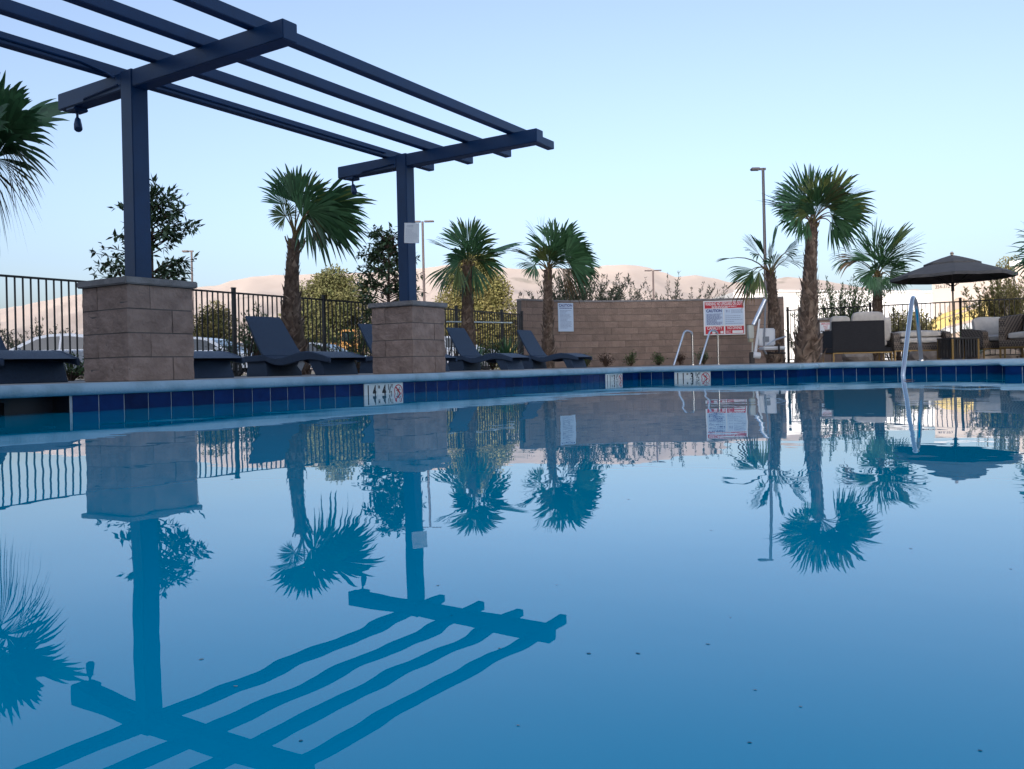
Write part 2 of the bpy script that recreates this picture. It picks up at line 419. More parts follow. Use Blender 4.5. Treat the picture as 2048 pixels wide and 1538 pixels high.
MB().tube([(-6.598, -1.5, 2.735 - DECK), (-6.598, 4.0, 2.735 - DECK), (-6.595, 4.22, 2.70 - DECK), (-6.55, 4.262, 2.66 - DECK)], .011, 6).build('conduit', M_perg, pg)
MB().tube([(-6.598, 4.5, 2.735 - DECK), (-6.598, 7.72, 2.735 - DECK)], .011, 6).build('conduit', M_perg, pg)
def spot(y, label):
    t = thing('spotlight', label, 'spotlight', (-7.24, y, 2.5525), 0, 'spotlights under the beam ends')
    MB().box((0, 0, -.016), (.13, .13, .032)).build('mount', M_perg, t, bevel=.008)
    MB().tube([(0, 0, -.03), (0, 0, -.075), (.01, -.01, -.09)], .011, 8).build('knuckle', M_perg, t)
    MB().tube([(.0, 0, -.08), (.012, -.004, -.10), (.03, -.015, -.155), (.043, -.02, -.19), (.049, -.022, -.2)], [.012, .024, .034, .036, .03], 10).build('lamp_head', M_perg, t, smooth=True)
spot(4.35, 'small dark spotlight hanging under the near beam end of the pergola')
spot(7.84, 'small dark spotlight hanging under the far beam end of the pergola')
# paper notice strapped on the far post
def sheet(t, w_, h_, m, th=.006):
    return MB().box((0, 0, 0), (w_, h_, th)).build('board', m, t, bevel=.001, seg=1)
def lines(t, x0, x1, y0, y1, n_, seed, m, z, wd=.42, name='small_print'):
    b = MB(); rr = random.Random(seed); p = (y0 - y1) / n_
    for k in range(n_):
        y = y0 - p * (k + .5); x = x0; end = x1 - (x1 - x0) * rr.choice((0, 0, .05, .12, .35, .5))
        while x < end - .002:
            q = min(end, x + (x1 - x0) * rr.uniform(.05, .16)); hh = p * wd / 2
            b.quad((x, y - hh, z), (q, y - hh, z), (q, y + hh, z), (x, y + hh, z)); x = q + (x1 - x0) * .022
    o = b.build(name, m, t); o['kind'] = 'stuff'; return o
def sign(name, M, label, cat):
    t = thing(name, label, cat); t.matrix_world = M; return t
nt_ = sign('paper_notice', frame(P(823.5, 466, 9.58), RIGHT * .99 + FWD * .1 - UP * .04, UP + RIGHT * .02), 'white printed paper notice fixed high on the far pergola post', 'notice')
sheet(nt_, .165, .225, M_white, .004)
lines(nt_, -.055, .055, .092, .06, 2, 5, M_pgrey, .0027, .5); lines(nt_, -.066, .066, .05, -.03, 7, 6, M_pgrey, .0027, .3); lines(nt_, -.07, .07, -.045, -.1, 4, 7, M_pgrey, .0027, .25)
MB().quad((-.075, -.0375, .0028), (.075, -.0375, .0028), (.075, -.034, .0028), (-.075, -.034, .0028)).build('rule_line', M_pgrey, nt_)

# ---------------------------------------------------------------- fences
picket_me = MB().box((0, 0, .75), (.019, .019, 1.38)).mesh('picket', M_fence)
def fence(p0, p1, posts, label, z0=.12, H=1.52, nmax=290):
    p0, p1 = Vector(p0), Vector(p1); d = p1 - p0; L = d.length; d.normalize(); rz = math.atan2(d.y, d.x)
    t = thing('metal_fence', label, 'fence', (p0.x, p0.y, z0), rz, 'black picket fences round the pool')
    for k, zz in enumerate((H - .02, .11)):
        MB().box((L / 2, 0, zz), (L, .034, .03)).build('rail', M_fence, t)
    for s in posts:
        MB().box((s, 0, (H + .06) / 2), (.062, .062, H + .06)).build('post', M_fence, t, bevel=.005, seg=1)
        MB().box((s, 0, H + .068), (.07, .07, .016)).build('post_cap', M_fence, t)
    s = .11
    while s < L - .05:
        if min(abs(s - q) for q in posts) > .05:
            o = link('picket', picket_me, t); o.location = (s, 0, .06)
        s += .111
    return t
FX = -12.3
fence((FX, 5.2), (FX, 19.9), [.6, 2.8, 5.0, 7.2, 9.42, 11.65, 13.66, 14.66], 'black metal picket fence running behind the loungers')
fa = P(1574, 700, 24.2); fb_ = W(16.5, 18.9)
d_ = (Vector(W(15.2, 20.0)) - fa.xy); fl = d_.length
fence(fa.xy, W(15.2, 20.0), [.04, 2.2, 4.35, 6.55, fl - .03], 'black metal picket fence behind the sofa and umbrella')

pa, pb = P(893, 643.5, 20.4), P(1021, 645.5, 22.6)
ppo = thing('pool_pole', 'long pale pool cleaning pole laid across the fence behind the loungers', 'pole', pa)
MB().tube([(0, 0, 0), tuple(pb - pa)], .017, 8).build('shaft', mat('pole_pale', (.55, .62, .62), .4), ppo)
MB().box(tuple(pb - pa), (.10, .05, .04)).build('end_fitting', mat('pole_pale', (.5, .5, .5), .4), ppo, bevel=.01)

# ---------------------------------------------------------------- curved block wall with signs
WP = [(1041, 23.4), (1080, 23.9), (1120, 24.3), (1200, 24.75), (1300, 25.0), (1400, 25.05), (1500, 24.95), (1570, 24.75)]
_wp = [G(px, Y).xy for px, Y in WP]; wpts = []
for i_ in range(len(_wp) - 1):
    p0_, p1_, p2_, p3_ = _wp[max(0, i_ - 1)], _wp[i_], _wp[i_ + 1], _wp[min(len(_wp) - 1, i_ + 2)]
    for k_ in range(8):
        t_ = k_ / 8; wpts.append(.5 * (2 * p1_ + (p2_ - p0_) * t_ + (2 * p0_ - 5 * p1_ + 4 * p2_ - p3_) * t_ ** 2 + (3 * p1_ - p0_ - 3 * p2_ + p3_) * t_ ** 3))
wpts.append(_wp[-1])
def along(s):
    for a, b2 in zip(wpts, wpts[1:]):
        L = (b2 - a).length
        if s <= L: return a + (b2 - a) * (s / L), (b2 - a).normalized()
        s -= L
    return wpts[-1], (wpts[-1] - wpts[-2]).normalized()
WLEN = sum((b2 - a).length for a, b2 in zip(wpts, wpts[1:]))
wall = thing('block_wall', 'long curved tan block wall with warning signs behind the spa', 'wall', (wpts[0].x, wpts[0].y, DECK))
wbase = Vector((wpts[0].x, wpts[0].y, DECK))
CH = .186; WH = CH * 10
bmk = MB()
for k in range(24):
    a, da = along(WLEN * k / 24); b2, db = along(WLEN * (k + 1) / 24)
    na, nb = Vector((da.y, -da.x)) * .085, Vector((db.y, -db.x)) * .085
    q = [(a - na - wbase.xy), (b2 - nb - wbase.xy), (b2 + nb - wbase.xy), (a + na - wbase.xy)]
    bmk.prism([(v.x, v.y, -.05) for v in q], (0, 0, WH - .005 + .05))
bmk.build('mortar_core', M_mort, wall)
bvar = []
for k in range(5):
    me_ = bmesh.new(); bmesh.ops.create_cube(me_, size=1); bmesh.ops.subdivide_edges(me_, edges=list(me_.edges), cuts=1, use_grid_fill=True)
    rr = random.Random(k)
    for v in me_.verts: v.co.x *= .397; v.co.y *= .194 + (rr.uniform(0, .012) if v.co.y < -.4 else 0); v.co.z *= CH - .011
    me = bpy.data.meshes.new('block'); me_.to_mesh(me); me_.free(); me.materials.append(M_wblk); bvar.append(me)
rr = random.Random(9)
for cse in range(10):
    s = .203 * (cse % 2)
    if cse % 2: s = .203
    s -= .0
    pos = []
    if cse % 2: pos.append((.1, .49))
    while s + .406 <= WLEN + .01: pos.append((s + .203, 1.0)); s += .406
    if WLEN - s > .08: pos.append(((s + WLEN) / 2, (WLEN - s) / .406))
    for (sc, kx) in pos:
        p, d = along(sc); o = link('block', rr.choice(bvar), wall)
        o.location = (p.x - wbase.x, p.y - wbase.y, CH * (cse + .5)); o.rotation_euler = (0, 0, math.atan2(d.y, d.x)); o.scale = (kx, 1, 1)
for k in range(22):
    a, da = along(WLEN * k / 22); b2, db = along(WLEN * (k + 1) / 22 - .004); n_ = Vector((da.y, -da.x)) * .115
    q = [a - n_ - wbase.xy, b2 - n_ - wbase.xy, b2 + n_ - wbase.xy, a + n_ - wbase.xy]
    MB().prism([(v.x, v.y, WH) for v in q], (0, 0, .045)).build('cap_stone', M_cap, wall)
def wall_frame(px, py, off=.155):
    best = None
    for k in range(1500):
        p, d = along(WLEN * k / 1500); rel = p.dot(Vector((cs, sn))) / p.dot(Vector((-sn, cs))); q = P(px, py, 1.0).xy; r2 = q.dot(Vector((cs, sn)))
        if best is None or abs(rel - r2) < best[0]: best = (abs(rel - r2), p, d)
    _, p, d = best; n_ = Vector((d.y, -d.x)); p = p + n_ * off; Y = p.dot(Vector((-sn, cs)))
    return frame(P(px, py, Y), (d.x, d.y, 0), (0, 0, 1)), Y
F1, Y1 = wall_frame(1131.5, 634.5); s1 = Y1 / FPX
c1 = sign('caution_sign', F1, 'tall narrow pale CAUTION sign on the left half of the block wall', 'sign')
w1, h1 = 33 * s1 * 1.05, 57 * s1
sheet(c1, w1, h1, M_pblue); 
def TF(x, y, z=.0042): return Matrix.Translation((x, y, z))
text('CAUTION', h1 * .13, M_blue, TF(0, h1 * .41), c1, sx=w1 / h1 * 1.5, bold=.03)
lines(c1, -w1 * .40, w1 * .40, h1 * .335, h1 * .30, 1, 2, M_blue, .0042, .8)
lines(c1, -w1 * .36, w1 * .36, h1 * .26, -h1 * .40, 15, 3, M_print, .0042, .36)
F2, Y2 = wall_frame(1448.5, 635.5); s2 = Y2 / FPX
c2 = sign('warning_sign', F2, 'large red and white WARNING NO LIFEGUARD sign on the block wall', 'sign')
w2, h2 = 81.5 * s2, 68.5 * s2
sheet(c2, w2, h2, M_white)
def panel(t, name, m, x0, x1, y0, y1, z=.0042, w_=w2, h_=h2):
    return MB().quad((x0 * w_, y0 * h_, z), (x1 * w_, y0 * h_, z), (x1 * w_, y1 * h_, z), (x0 * w_, y1 * h_, z)).build(name, m, t)
panel(c2, 'red_banner', M_red, -.47, .47, .28, .47)
text('WARNING: NO LIFEGUARD ON DUTY', h2 * .135, M_white, TF(0, h2 * .405, .0055), c2, sx=.46, bold=.02)
lines(c2, -w2 * .30, w2 * .30, h2 * .345, h2 * .285, 2, 4, M_white, .0055, .55)
panel(c2, 'blue_panel', M_pblue, -.47, -.02, -.215, .265); panel(c2, 'blue_panel', M_pblue, .0, .47, -.215, .265)
text('CAUTION', h2 * .115, M_blue, TF(-w2 * .245, h2 * .205, .0055), c2, sx=.86, bold=.04)
lines(c2, -w2 * .43, -w2 * .05, h2 * .13, -h2 * .20, 11, 8, M_blue, .0055, .5)
text('911', h2 * .105, M_blue, TF(w2 * .09, h2 * .185, .0055), c2, sx=.75, bold=.0)
lines(c2, w2 * .17, w2 * .45, h2 * .235, h2 * .125, 4, 11, M_print, .0055, .4); lines(c2, w2 * .03, w2 * .44, h2 * .08, -h2 * .2, 5, 12, M_print, .0055, .22)
panel(c2, 'red_panel', M_red, -.46, -.015, -.47, -.245); panel(c2, 'red_panel', M_red, .02, .47, -.47, -.245)
text('CAPACITY', h2 * .125, M_white, TF(-w2 * .24, -h2 * .30, .0055), c2, sx=.74, bold=.015)
text('NO DIVING', h2 * .125, M_white, TF(w2 * .245, -h2 * .30, .0055), c2, sx=.64, bold=.015)
panel(c2, 'white_box', M_white, .19, .45, -.455, -.375, .0055); panel(c2, 'white_box', M_white, -.30, -.22, -.455, -.385, .0055); panel(c2, 'white_box', M_white, -.10, -.03, -.455, -.385, .0055)
lines(c2, w2 * .04, w2 * .16, -h2 * .375, -h2 * .455, 3, 13, M_white, .0055, .5)

# ---------------------------------------------------------------- palms
def fan(mbg, hub, d, side, Rr, spread, droop, nseg, rr, fold=.5):
    nrm = side.cross(d).normalized(); dA = 2 * spread / nseg
    gap = rr.uniform(-spread, spread) if rr.random() < .5 else 9
    for i in range(nseg):
        a = -spread + dA * (i + .5) + rr.uniform(-.35, .35) * dA
        if rr.random() < .05 or abs(a - gap) < dA * 1.3: continue
        dr = (d * math.cos(a) + side * math.sin(a)).normalized(); tn = (side * math.cos(a) - d * math.sin(a))
        r = Rr * (.78 + .22 * math.cos(a * .8)) * rr.uniform(.84, 1.05)
        dp = (droop * .85 + .03) * rr.uniform(.4, 1.7)
        prev = None; tipd = rr.uniform(.1, .8)
        wm = r * math.tan(dA / 2) * 1.05
        for t, wf in ((.04, .05), (.30, .30), (.62, .62), (.76, .48), (.90, .25), (1.0, 0)):
            cpt = hub + dr * (r * t) + nrm * (fold * (abs(a) / spread) ** 2 * r * t * .35) - UP * (dp * r * max(0, t - .2) ** 2.2 + 1.3 * tipd * r * max(0, t - .7) ** 2)
            hw = wm * wf * 1.0
            pl = nrm * (hw * .55)
            if wf == 0:
                mbg.tri(prev[0], prev[1], cpt)
            else:
                L_, R_ = cpt - tn * hw + pl, cpt + tn * hw - pl
                if prev: mbg.quad(prev[0], prev[1], R_, L_)
                prev = (L_, R_)
def palm(px, Y, ytop, label, fronds, seed, r0=.28, r1=.13, lean=0.0, boots=150, pxtop=None, scale=1.0):
    """fronds: (angle from up in the picture, tilt to the viewer, petiole, fan radius, twist, spread, droop, dry)"""
    rr = random.Random(seed)
    b0 = G(px, Y, .10); top = P(pxtop or px, ytop, Y)
    t = thing('fan_palm', label, 'palm tree', b0, 0, 'fan palms planted round the pool')
    H = top - b0; nt = 14; pts = []; rad = []
    for k in range(nt + 1):
        u = k / nt; pts.append(H * u + RIGHT * (lean * math.sin(u * math.pi))); rad.append((r1 + (r0 - r1) * (1 - u) ** 1.6) * (1 + .05 * rr.uniform(-1, 1)))
    MB().tube(pts, rad, 12).build('trunk', M_bark, t, smooth=True)
    bb = MB()
    for k in range(boots):
        u = (k + rr.random()) / boots * .985; j = min(nt - 1, int(u * nt)); c_ = pts[j].lerp(pts[j + 1], u * nt - j); ra = rad[j]
        an = k * 2.399 + rr.uniform(-.25, .25); o = Vector((math.cos(an), math.sin(an), 0)); tg = Vector((-o.y, o.x, 0))
        sz = ra * rr.uniform(.40, 1.05); up = rr.uniform(.4, 1.7) * sz; outd = rr.uniform(.04, .30) * sz * (1.6 if u < .18 else 1.0) * (2.4 if rr.random() < .06 else 1)
        p0 = c_ + o * ra * .90; tip = c_ + o * (ra + outd) + UP * up + tg * rr.uniform(-.8, .8) * sz
        dn = UP * sz * .5
        A, B = p0 + tg * sz * .45 - dn * .3, p0 - tg * sz * .45 - dn * .3; Cc = p0 - dn + o * .01
        mid = (A + B) / 2 + o * (outd * .55 + .012) + UP * up * .3
        bb.tri(A, mid, tip).tri(mid, B, tip).tri(Cc, mid, A).tri(Cc, B, mid)
    ob = bb.build('leaf_bases', M_boot, t); ob['kind'] = 'stuff'
    # cut stubs at the crown
    for k in range(7):
        an = k * .9 + rr.random(); o = Vector((math.cos(an), math.sin(an), 0)); p0 = H - UP * rr.uniform(0, .25) + o * r1 * .8
        q = p0 + o * rr.uniform(.05, .13) + UP * rr.uniform(.10, .24)
        MB().tube([p0, (p0 + q) / 2 + o * .015, q], [.022, .016, .012], 5).build('cut_stalk', M_pet, t)
    for fr_ in fronds:
        th, ph, Lp, Rf, tw, spr, dr, dry = fr_[:8]; thb = R(fr_[8]) if len(fr_) > 8 else R(th)
        th, ph, tw, spr = R(th), R(ph), R(tw + rr.uniform(-14, 14)), R(spr * rr.uniform(.85, 1.06)); Lp *= scale * rr.uniform(.82, 1.15); Rf *= scale * rr.uniform(.76, 1.04)
        d = (UP * math.cos(th) + RIGHT * math.sin(th)) * math.cos(ph) - FWD * math.sin(ph)
        db = (UP * math.cos(thb) + RIGHT * math.sin(thb)) * math.cos(ph) - FWD * math.sin(ph)
        side = (RIGHT * math.cos(thb) - UP * math.sin(thb)); side = (side - db * side.dot(db)).normalized()
        side = Matrix.Rotation(tw, 3, db) @ side
        start = H + Vector((rr.uniform(-.04, .04), rr.uniform(-.04, .04), -.03))
        d0 = (d * .5 + UP * .75).normalized()
        p = [start]; cur = start.copy(); ns = 6
        for k in range(ns):
            dd = d0.lerp(d, (k + .5) / ns).normalized(); cur = cur + dd * Lp / ns; p.append(cur.copy())
        stalk = MB(); stalk.tube(p, [.020 - .0018 * k for k in range(ns + 1)], 5)
        f = MB(); nseg = int(max(13, 34 * spr / R(95)))
        fan(f, p[-1] - d * .03, db, side, Rf, spr, dr, nseg, rr)
        fo = f.build('frond', M_frdry if dry else (M_froly if rr.random() < .16 else M_frond), t)
        stalk.build('stalk', M_pet, fo)
    return t
# (angle, tilt, petiole, radius, twist, spread, droop, dry)
palm(-58, 10.1, 335, 'near fan palm cut off by the left picture edge', [
    (12, 20, .5, .95, 10, 80, .08, 0), (42, 20, .5, .95, 5, 80, .12, 0), (70, 25, .55, .95, -10, 80, .2, 0), (98, 20, .6, .98, 8, 80, .25, 0), (60, 50, .5, .9, 0, 90, .25, 0),
    (122, 18, .55, .9, 15, 70, .35, 0), (145, 25, .5, .8, 20, 60, .4, 0), (-15, 5, .45, .95, 40, 80, .06, 0), (45, -25, .5, .95, -30, 80, .08, 0), (110, 48, .5, .85, 0, 80, .35, 0),
    (-60, 20, .4, .9, 0, 90, .3, 0), (-110, 20, .4, .9, 0, 90, .4, 0), (20, 55, .4, .85, 0, 90, .25, 0), (160, 10, .4, .75, 10, 50, .4, 1)], 11, .26, .13, scale=1.10)
palm(592, 14.7, 478, 'leaning fan palm behind the lounger with a broken bundle of fronds drooping right', [
    (-18, 0, .66, .60, 62, 66, .02, 0), (-16, 22, .6, .5, 50, 60, .04, 0), (8, 14, .56, .76, 0, 68, .02, 0), (22, -5, .6, .70, 25, 54, .03, 0), (-30, 30, .46, .30, 10, 150, .1, 0), (34, 22, .45, .6, -10, 60, .06, 0),
    (52, 20, .58, 1.0, 10, 34, .12, 0, 80), (56, 10, .60, 1.1, 15, 38, .15, 0, 98), (54, 26, .60, 1.12, 0, 40, .15, 0, 114), (50, 16, .58, 1.1, 5, 38, .12, 0, 130), (52, 28, .52, .95, 0, 38, .1, 0, 148), (56, 34, .56, 1.05, 0, 40, .2, 0, 104),
    (58, -8, .62, 1.05, 10, 42, .12, 0, 106), (54, 0, .6, 1.0, 10, 40, .12, 0, 124), (50, 6, .62, 1.0, 60, 20, .10, 1, 84), (55, 34, .5, .9, 20, 24, .15, 1, 136)], 12, .26, .095, lean=-.06, pxtop=588, scale=1.08)
palm(935, 19, 530, 'fan palm with hanging skirt just right of the far pier', [
    (-6, 14, .45, .92, 5, 80, .03, 0), (8, -8, .45, .88, 15, 76, .03, 0), (-62, 5, .45, .85, 80, 50, .04, 0), (74, 5, .5, .98, 82, 50, .02, 0), (50, 25, .35, .66, 0, 95, .12, 0), (5, 55, .2, .6, 0, 95, .2, 0),
    (88, 22, .3, .6, 15, 90, .25, 0), (-60, 50, .2, .55, 0, 90, .3, 0), (112, 20, .45, .75, 10, 40, .15, 0), (172, 25, .4, .8, 10, 34, .12, 0), (-166, 25, .42, .85, 10, 36, .12, 0), (-146, 15, .45, .8, -5, 34, .15, 0),
    (-176, 8, .5, .9, 40, 36, .1, 1), (178, 0, .4, .8, 20, 30, .1, 1)], 13, .20, .11, scale=1.04)
palm(1096, 21.5, 540, 'fan palm leaning at the left end of the block wall', [
    (-16, 0, .6, .92, 60, 62, .03, 0), (14, 16, .5, .86, 0, 84, .05, 0), (34, 5, .55, .90, -10, 84, .08, 0), (58, 18, .55, .90, 0, 84, .15, 0), (82, 26, .55, .88, 8, 75, .25, 0), (102, 12, .6, .85, 15, 65, .3, 0), (118, 30, .55, .75, 5, 55, .35, 0),
    (10, 52, .3, .66, 0, 95, .2, 0), (50, 52, .35, .7, 0, 90, .25, 0), (-82, 15, .45, .62, 55, 40, .15, 0), (-66, -5, .5, .78, 72, 28, .06, 0), (-112, 30, .4, .5, 15, 80, .2, 0), (-40, 30, .4, .5, 30, 70, .15, 0), (130, 5, .5, .7, 25, 45, .3, 1)], 14, .175, .105, scale=1.10)
palm(1551, 21.8, 545, 'thin sparse fan palm behind the pool lift', [
    (-44, 10, .5, .78, 58, 75, .1, 0), (10, -5, .5, .75, 76, 52, .03, 0), (46, 8, .5, .78, 54, 70, .12, 0), (64, 20, .45, .62, 40, 60, .2, 0), (-14, 35, .35, .62, 55, 75, .15, 0), (66, -30, .75, .58, 45, 42, .1, 0),
    (-100, 5, .95, .52, 70, 32, .05, 0), (-122, 15, .6, .82, 10, 55, .25, 0), (-138, 25, .55, .78, 20, 45, .25, 0), (-146, 10, .6, .88, 20, 34, .2, 1), (-26, -10, .45, .68, 66, 60, .1, 0), (20, 45, .3, .5, 20, 80, .2, 0)], 15, .22, .105, lean=.03, pxtop=1541, scale=1.08)
palm(1613, 18, 444, 'tallest fan palm with full round crown right of the wall', [
    (0, 12, .48, .98, 0, 84, .02, 0), (-28, 14, .48, .98, 12, 80, .04, 0), (30, 14, .48, .98, -10, 80, .04, 0), (-56, 16, .5, 1.02, 18, 76, .08, 0), (58, 16, .5, 1.02, -18, 76, .08, 0), (15, 46, .35, .85, 0, 95, .12, 0), (-18, 48, .32, .85, 0, 95, .12, 0), (0, 68, .25, .75, 0, 100, .15, 0),
    (-82, 22, .48, .9, 12, 76, .15, 0), (84, 22, .5, .98, -12, 74, .15, 0), (76, 0, .6, .95, 60, 62, .06, 0), (-72, 0, .55, .95, 60, 62, .06, 0), (112, 24, .42, .75, 5, 70, .2, 0), (-110, 24, .42, .72, 5, 70, .2, 0), 
    (150, 12, .35, .7, 30, 36, .15, 0), (-160, 22, .35, .6, 30, 36, .15, 0), (40, 30, .4, .8, 20, 70, .1, 1)], 16, .25, .11, boots=280, pxtop=1624, scale=1.0)
palm(1755, 22, 552, 'upright fan palm standing behind the sofa', [
    (-8, 6, .5, 1.0, 30, 52, .02, 0), (8, 14, .45, .9, 15, 56, .03, 0), (32, 0, .6, 1.0, 74, 40, .03, 0), (56, 5, .6, .9, 60, 44, .04, 0), (-22, 22, .45, .88, 20, 60, .05, 0), (22, 34, .4, .75, 0, 75, .1, 0), (0, 58, .25, .6, 0, 90, .2, 0), (-68, 5, .7, .68, 45, 48, .45, 0), (-84, 12, .7, .75, 45, 40, .5, 0),
    (160, 25, .3, .5, 5, 80, .15, 0), (-160, 25, .3, .5, 5, 80, .15, 0), (105, 24, .32, .6, 15, 75, .2, 0), (-105, 28, .32, .6, 15, 75, .2, 0), (-76, 18, .65, .8, 25, 30, .5, 1), (42, 22, .42, .85, 30, 54, .06, 0), (178, 15, .25, .45, 5, 70, .15, 0), (-36, 14, .45, .85, 30, 54, .06, 0), (45, 55, .25, .55, 0, 85, .2, 0), (-45, 55, .25, .55, 0, 85, .2, 0)], 17, .17, .105, scale=1.10)
palm(2135, 16, 520, 'sunlit fan palm just outside the right edge, only frond tips showing', [
    (-55, 10, .45, .85, 30, 75, .1, 0), (-88, 20, .5, .85, 20, 70, .15, 0), (-20, 10, .45, .9, 20, 80, .06, 0), (-115, 10, .45, .75, 20, 60, .2, 0), (20, 10, .45, .9, 0, 80, .06, 0), (60, 20, .45, .9, 10, 80, .1, 0), (0, 45, .4, .8, 0, 80, .15, 0), (100, 20, .4, .8, 10, 70, .2, 0)], 18, .22, .12)

# ---------------------------------------------------------------- trees and shrubs
def leaf(b, p, d, up, L, w_, rr):
    s = d.cross(up)
    if s.length < 1e-3: s = d.orthogonal()
    s.normalize(); n_ = s.cross(d)
    m1, m2 = p + d * L * .45 + s * w_ / 2, p + d * L * .45 - s * w_ / 2
    tip = p + d * L - n_ * L * .12
    i = len(b.v); b.v += [tuple(p), tuple(m1), tuple(tip), tuple(m2)]; b.f.append((i, i + 1, i + 2, i + 3))
def rdir(rr):
    z = rr.uniform(-1, 1); a = rr.uniform(0, 6.283); q = math.sqrt(1 - z * z); return Vector((q * math.cos(a), q * math.sin(a), z))
def broad_tree(name, base, label, cat, trunk_h, cz, rx, rz_, nb, m_leaf, seed, ll=.15, lw=.06, per=14, group=None, trunk_r=.05, lobes=None):
    rr = random.Random(seed); t = thing(name, label, cat, base, 0, group)
    wood = MB(); crown = MB(); top = Vector((rr.uniform(-.1, .1), rr.uniform(-.1, .1), cz + rz_ * .7))
    stem = [Vector((0, 0, -.03))]
    for k in range(1, 9): u = k / 8; stem.append(top * u + Vector((rr.uniform(-.03, .03), rr.uniform(-.03, .03), 0)))
    wood.tube(stem, [trunk_r * (1 - .8 * k / 8) for k in range(9)], 8)
    for k in range(nb):
        if lobes and rr.random() < .75:
            lx, lz, lr = rr.choice(lobes); e = RIGHT * lx + UP * lz + rdir(rr) * lr * rr.random() ** .4
        else:
            q = rdir(rr) * rr.random() ** .35; e = Vector((q.x * rx, q.y * rx, cz + q.z * rz_))
        u = max(.12, min(.97, (e.z - .35 * math.hypot(e.x, e.y)) / top.z)); j = int(u * 8 - 1e-6); s0 = stem[j].lerp(stem[j + 1], u * 8 - j)
        mid = s0.lerp(e, .55) + Vector((0, 0, .06 * (e - s0).length))
        wood.tube([s0, mid, e], [trunk_r * .22, trunk_r * .14, trunk_r * .05], 4, cap=False)
        for q in range(per):
            f_ = rr.uniform(.45, 1.05); p = mid.lerp(e, (f_ - .45) / .6) + rdir(rr) * .045
            d = (rdir(rr) + (e - mid).normalized() * .7 + UP * rr.uniform(-.5, .3)).normalized()
            leaf(crown, p, d, UP + rdir(rr) * .6, ll * rr.uniform(.65, 1.2), lw * rr.uniform(.7, 1.2), rr)
    wood.build('trunk', M_twig, t, smooth=True); crown.build('crown', m_leaf, t)
    return t
s13 = 13.5 / FPX
broad_tree('magnolia_tree', G(312, 13.6, .14), 'dark leafy young tree behind the nearer pergola post', 'tree', 1.6, 2.05, .75, .95, 105, M_leafd, 21, .135, .055, 16,
           'young broadleaf trees in the planting bed', .055,
           [(-.75, 1.95, .28), (-.45, 2.3, .3), (-.9, 1.75, .2), (0, 2.7, .35), (.25, 2.35, .35), (.4, 2.75, .22), (.5, 1.9, .28), (-.25, 1.8, .35), (.15, 3.0, .2), (.6, 2.3, .2), (-.55, 1.55, .25), (.3, 1.6, .25)])
broad_tree('magnolia_tree', G(778, 17.4, .14), 'dark leafy young tree half hidden by the far pergola post', 'tree', 1.6, 2.0, .68, 1.0, 135, M_leafd, 22, .135, .055, 17,
           'young broadleaf trees in the planting bed', .055,
           [(-.1, 2.8, .35), (.3, 2.75, .3), (-.35, 2.3, .35), (.35, 2.2, .35), (-.5, 1.8, .3), (.5, 1.75, .3), (0, 2.3, .4), (0, 1.6, .4), (-.45, 1.3, .25)])
def puffy_tree(name, base, label, puffs, m_leaf, seed, per=200, ls=.28, trunk_h=3.0, trunk_r=.22, group=None, cat='tree'):
    rr = random.Random(seed); t = thing(name, label, cat, base, 0, group); cr = MB(); wd = MB()
    wd.tube([(0, 0, -.1), (0.05, 0, trunk_h * .5), (0, 0, trunk_h)], [trunk_r, trunk_r * .8, trunk_r * .5], 8)
    for (x, z, yy, r) in puffs:
        c_ = RIGHT * x + UP * z + FWD * yy
        wd.tube([(0, 0, trunk_h * .55), c_ * .6 + UP * trunk_h * .2, c_], [trunk_r * .4, trunk_r * .25, .03], 4, cap=False)
        for k in range(int(per * r * r)):
            q = rdir(rr); q.z = q.z * .85; rad = r * (rr.random() ** .25) * (1 + .28 * noise.noise(q * 2.3 + c_)); p = c_ + q * rad
            leaf(cr, p, (q + rdir(rr) * .9).normalized(), UP + rdir(rr), ls * rr.uniform(.6, 1.25), ls * rr.uniform(.4, .7), rr)
    wd.build('trunk', M_twig, t, smooth=True); cr.build('crown', m_leaf, t)
    return t
def blob(n_, rx, z0, z1, shape, seed, r):
    rr = random.Random(seed); o = []
    for k in range(n_):
        z = rr.uniform(z0, z1); u = (z - z0) / (z1 - z0); w_ = shape(u) * rx
        a = rr.uniform(0, 6.283); q = rr.random() ** .5 * w_
        o.append((math.cos(a) * q, z, math.sin(a) * q * .8, r * rr.uniform(.7, 1.25)))
    return o
BG = 'sunlit trees beyond the fence'
puffy_tree('oak_tree', G(668, 54, .1), 'broad sunlit oak behind the leaning palm beyond the fence', blob(90, 2.8, 1.0, 6.1, lambda u: (1 - u ** 2.5) ** .5 + .1, 31, .78), M_leafo, 31, 760, .17, 3.2, .2, BG)
puffy_tree('cypress_tree', G(952, 52, .1), 'dense golden green conifer rising behind the palm with hanging skirt', blob(130, 2.6, .6, 6.5, lambda u: (1 - u ** 2.1) * .92 + .10, 32, .8), M_leafc, 32, 760, .16, 4, .25, BG)
puffy_tree('leafy_tree', G(430, 40, .1), 'yellowish sunlit leafy tree seen through the fence near the white car', blob(50, 1.05, .4, 2.9, lambda u: (1 - u ** 3) ** .5, 33, .6), M_leafy, 33, 900, .12, 1.6, .1, BG)
puffy_tree('cypress_tree', G(895, 50, .1), 'lower golden green conifer left of the dense one', blob(22, 1.1, .6, 3.3, lambda u: (1 - u ** 1.6) + .1, 34, .7), M_leafc, 34, 760, .16, 2.4, .16, BG)
puffy_tree('oak_tree', G(610, 46, .1), 'small rounded oak just left of the broad oak', blob(16, .8, 1.4, 3.9, lambda u: (1 - u ** 2.5) ** .5 + .1, 36, .6), M_leafo, 36, 760, .17, 2.5, .12, BG)
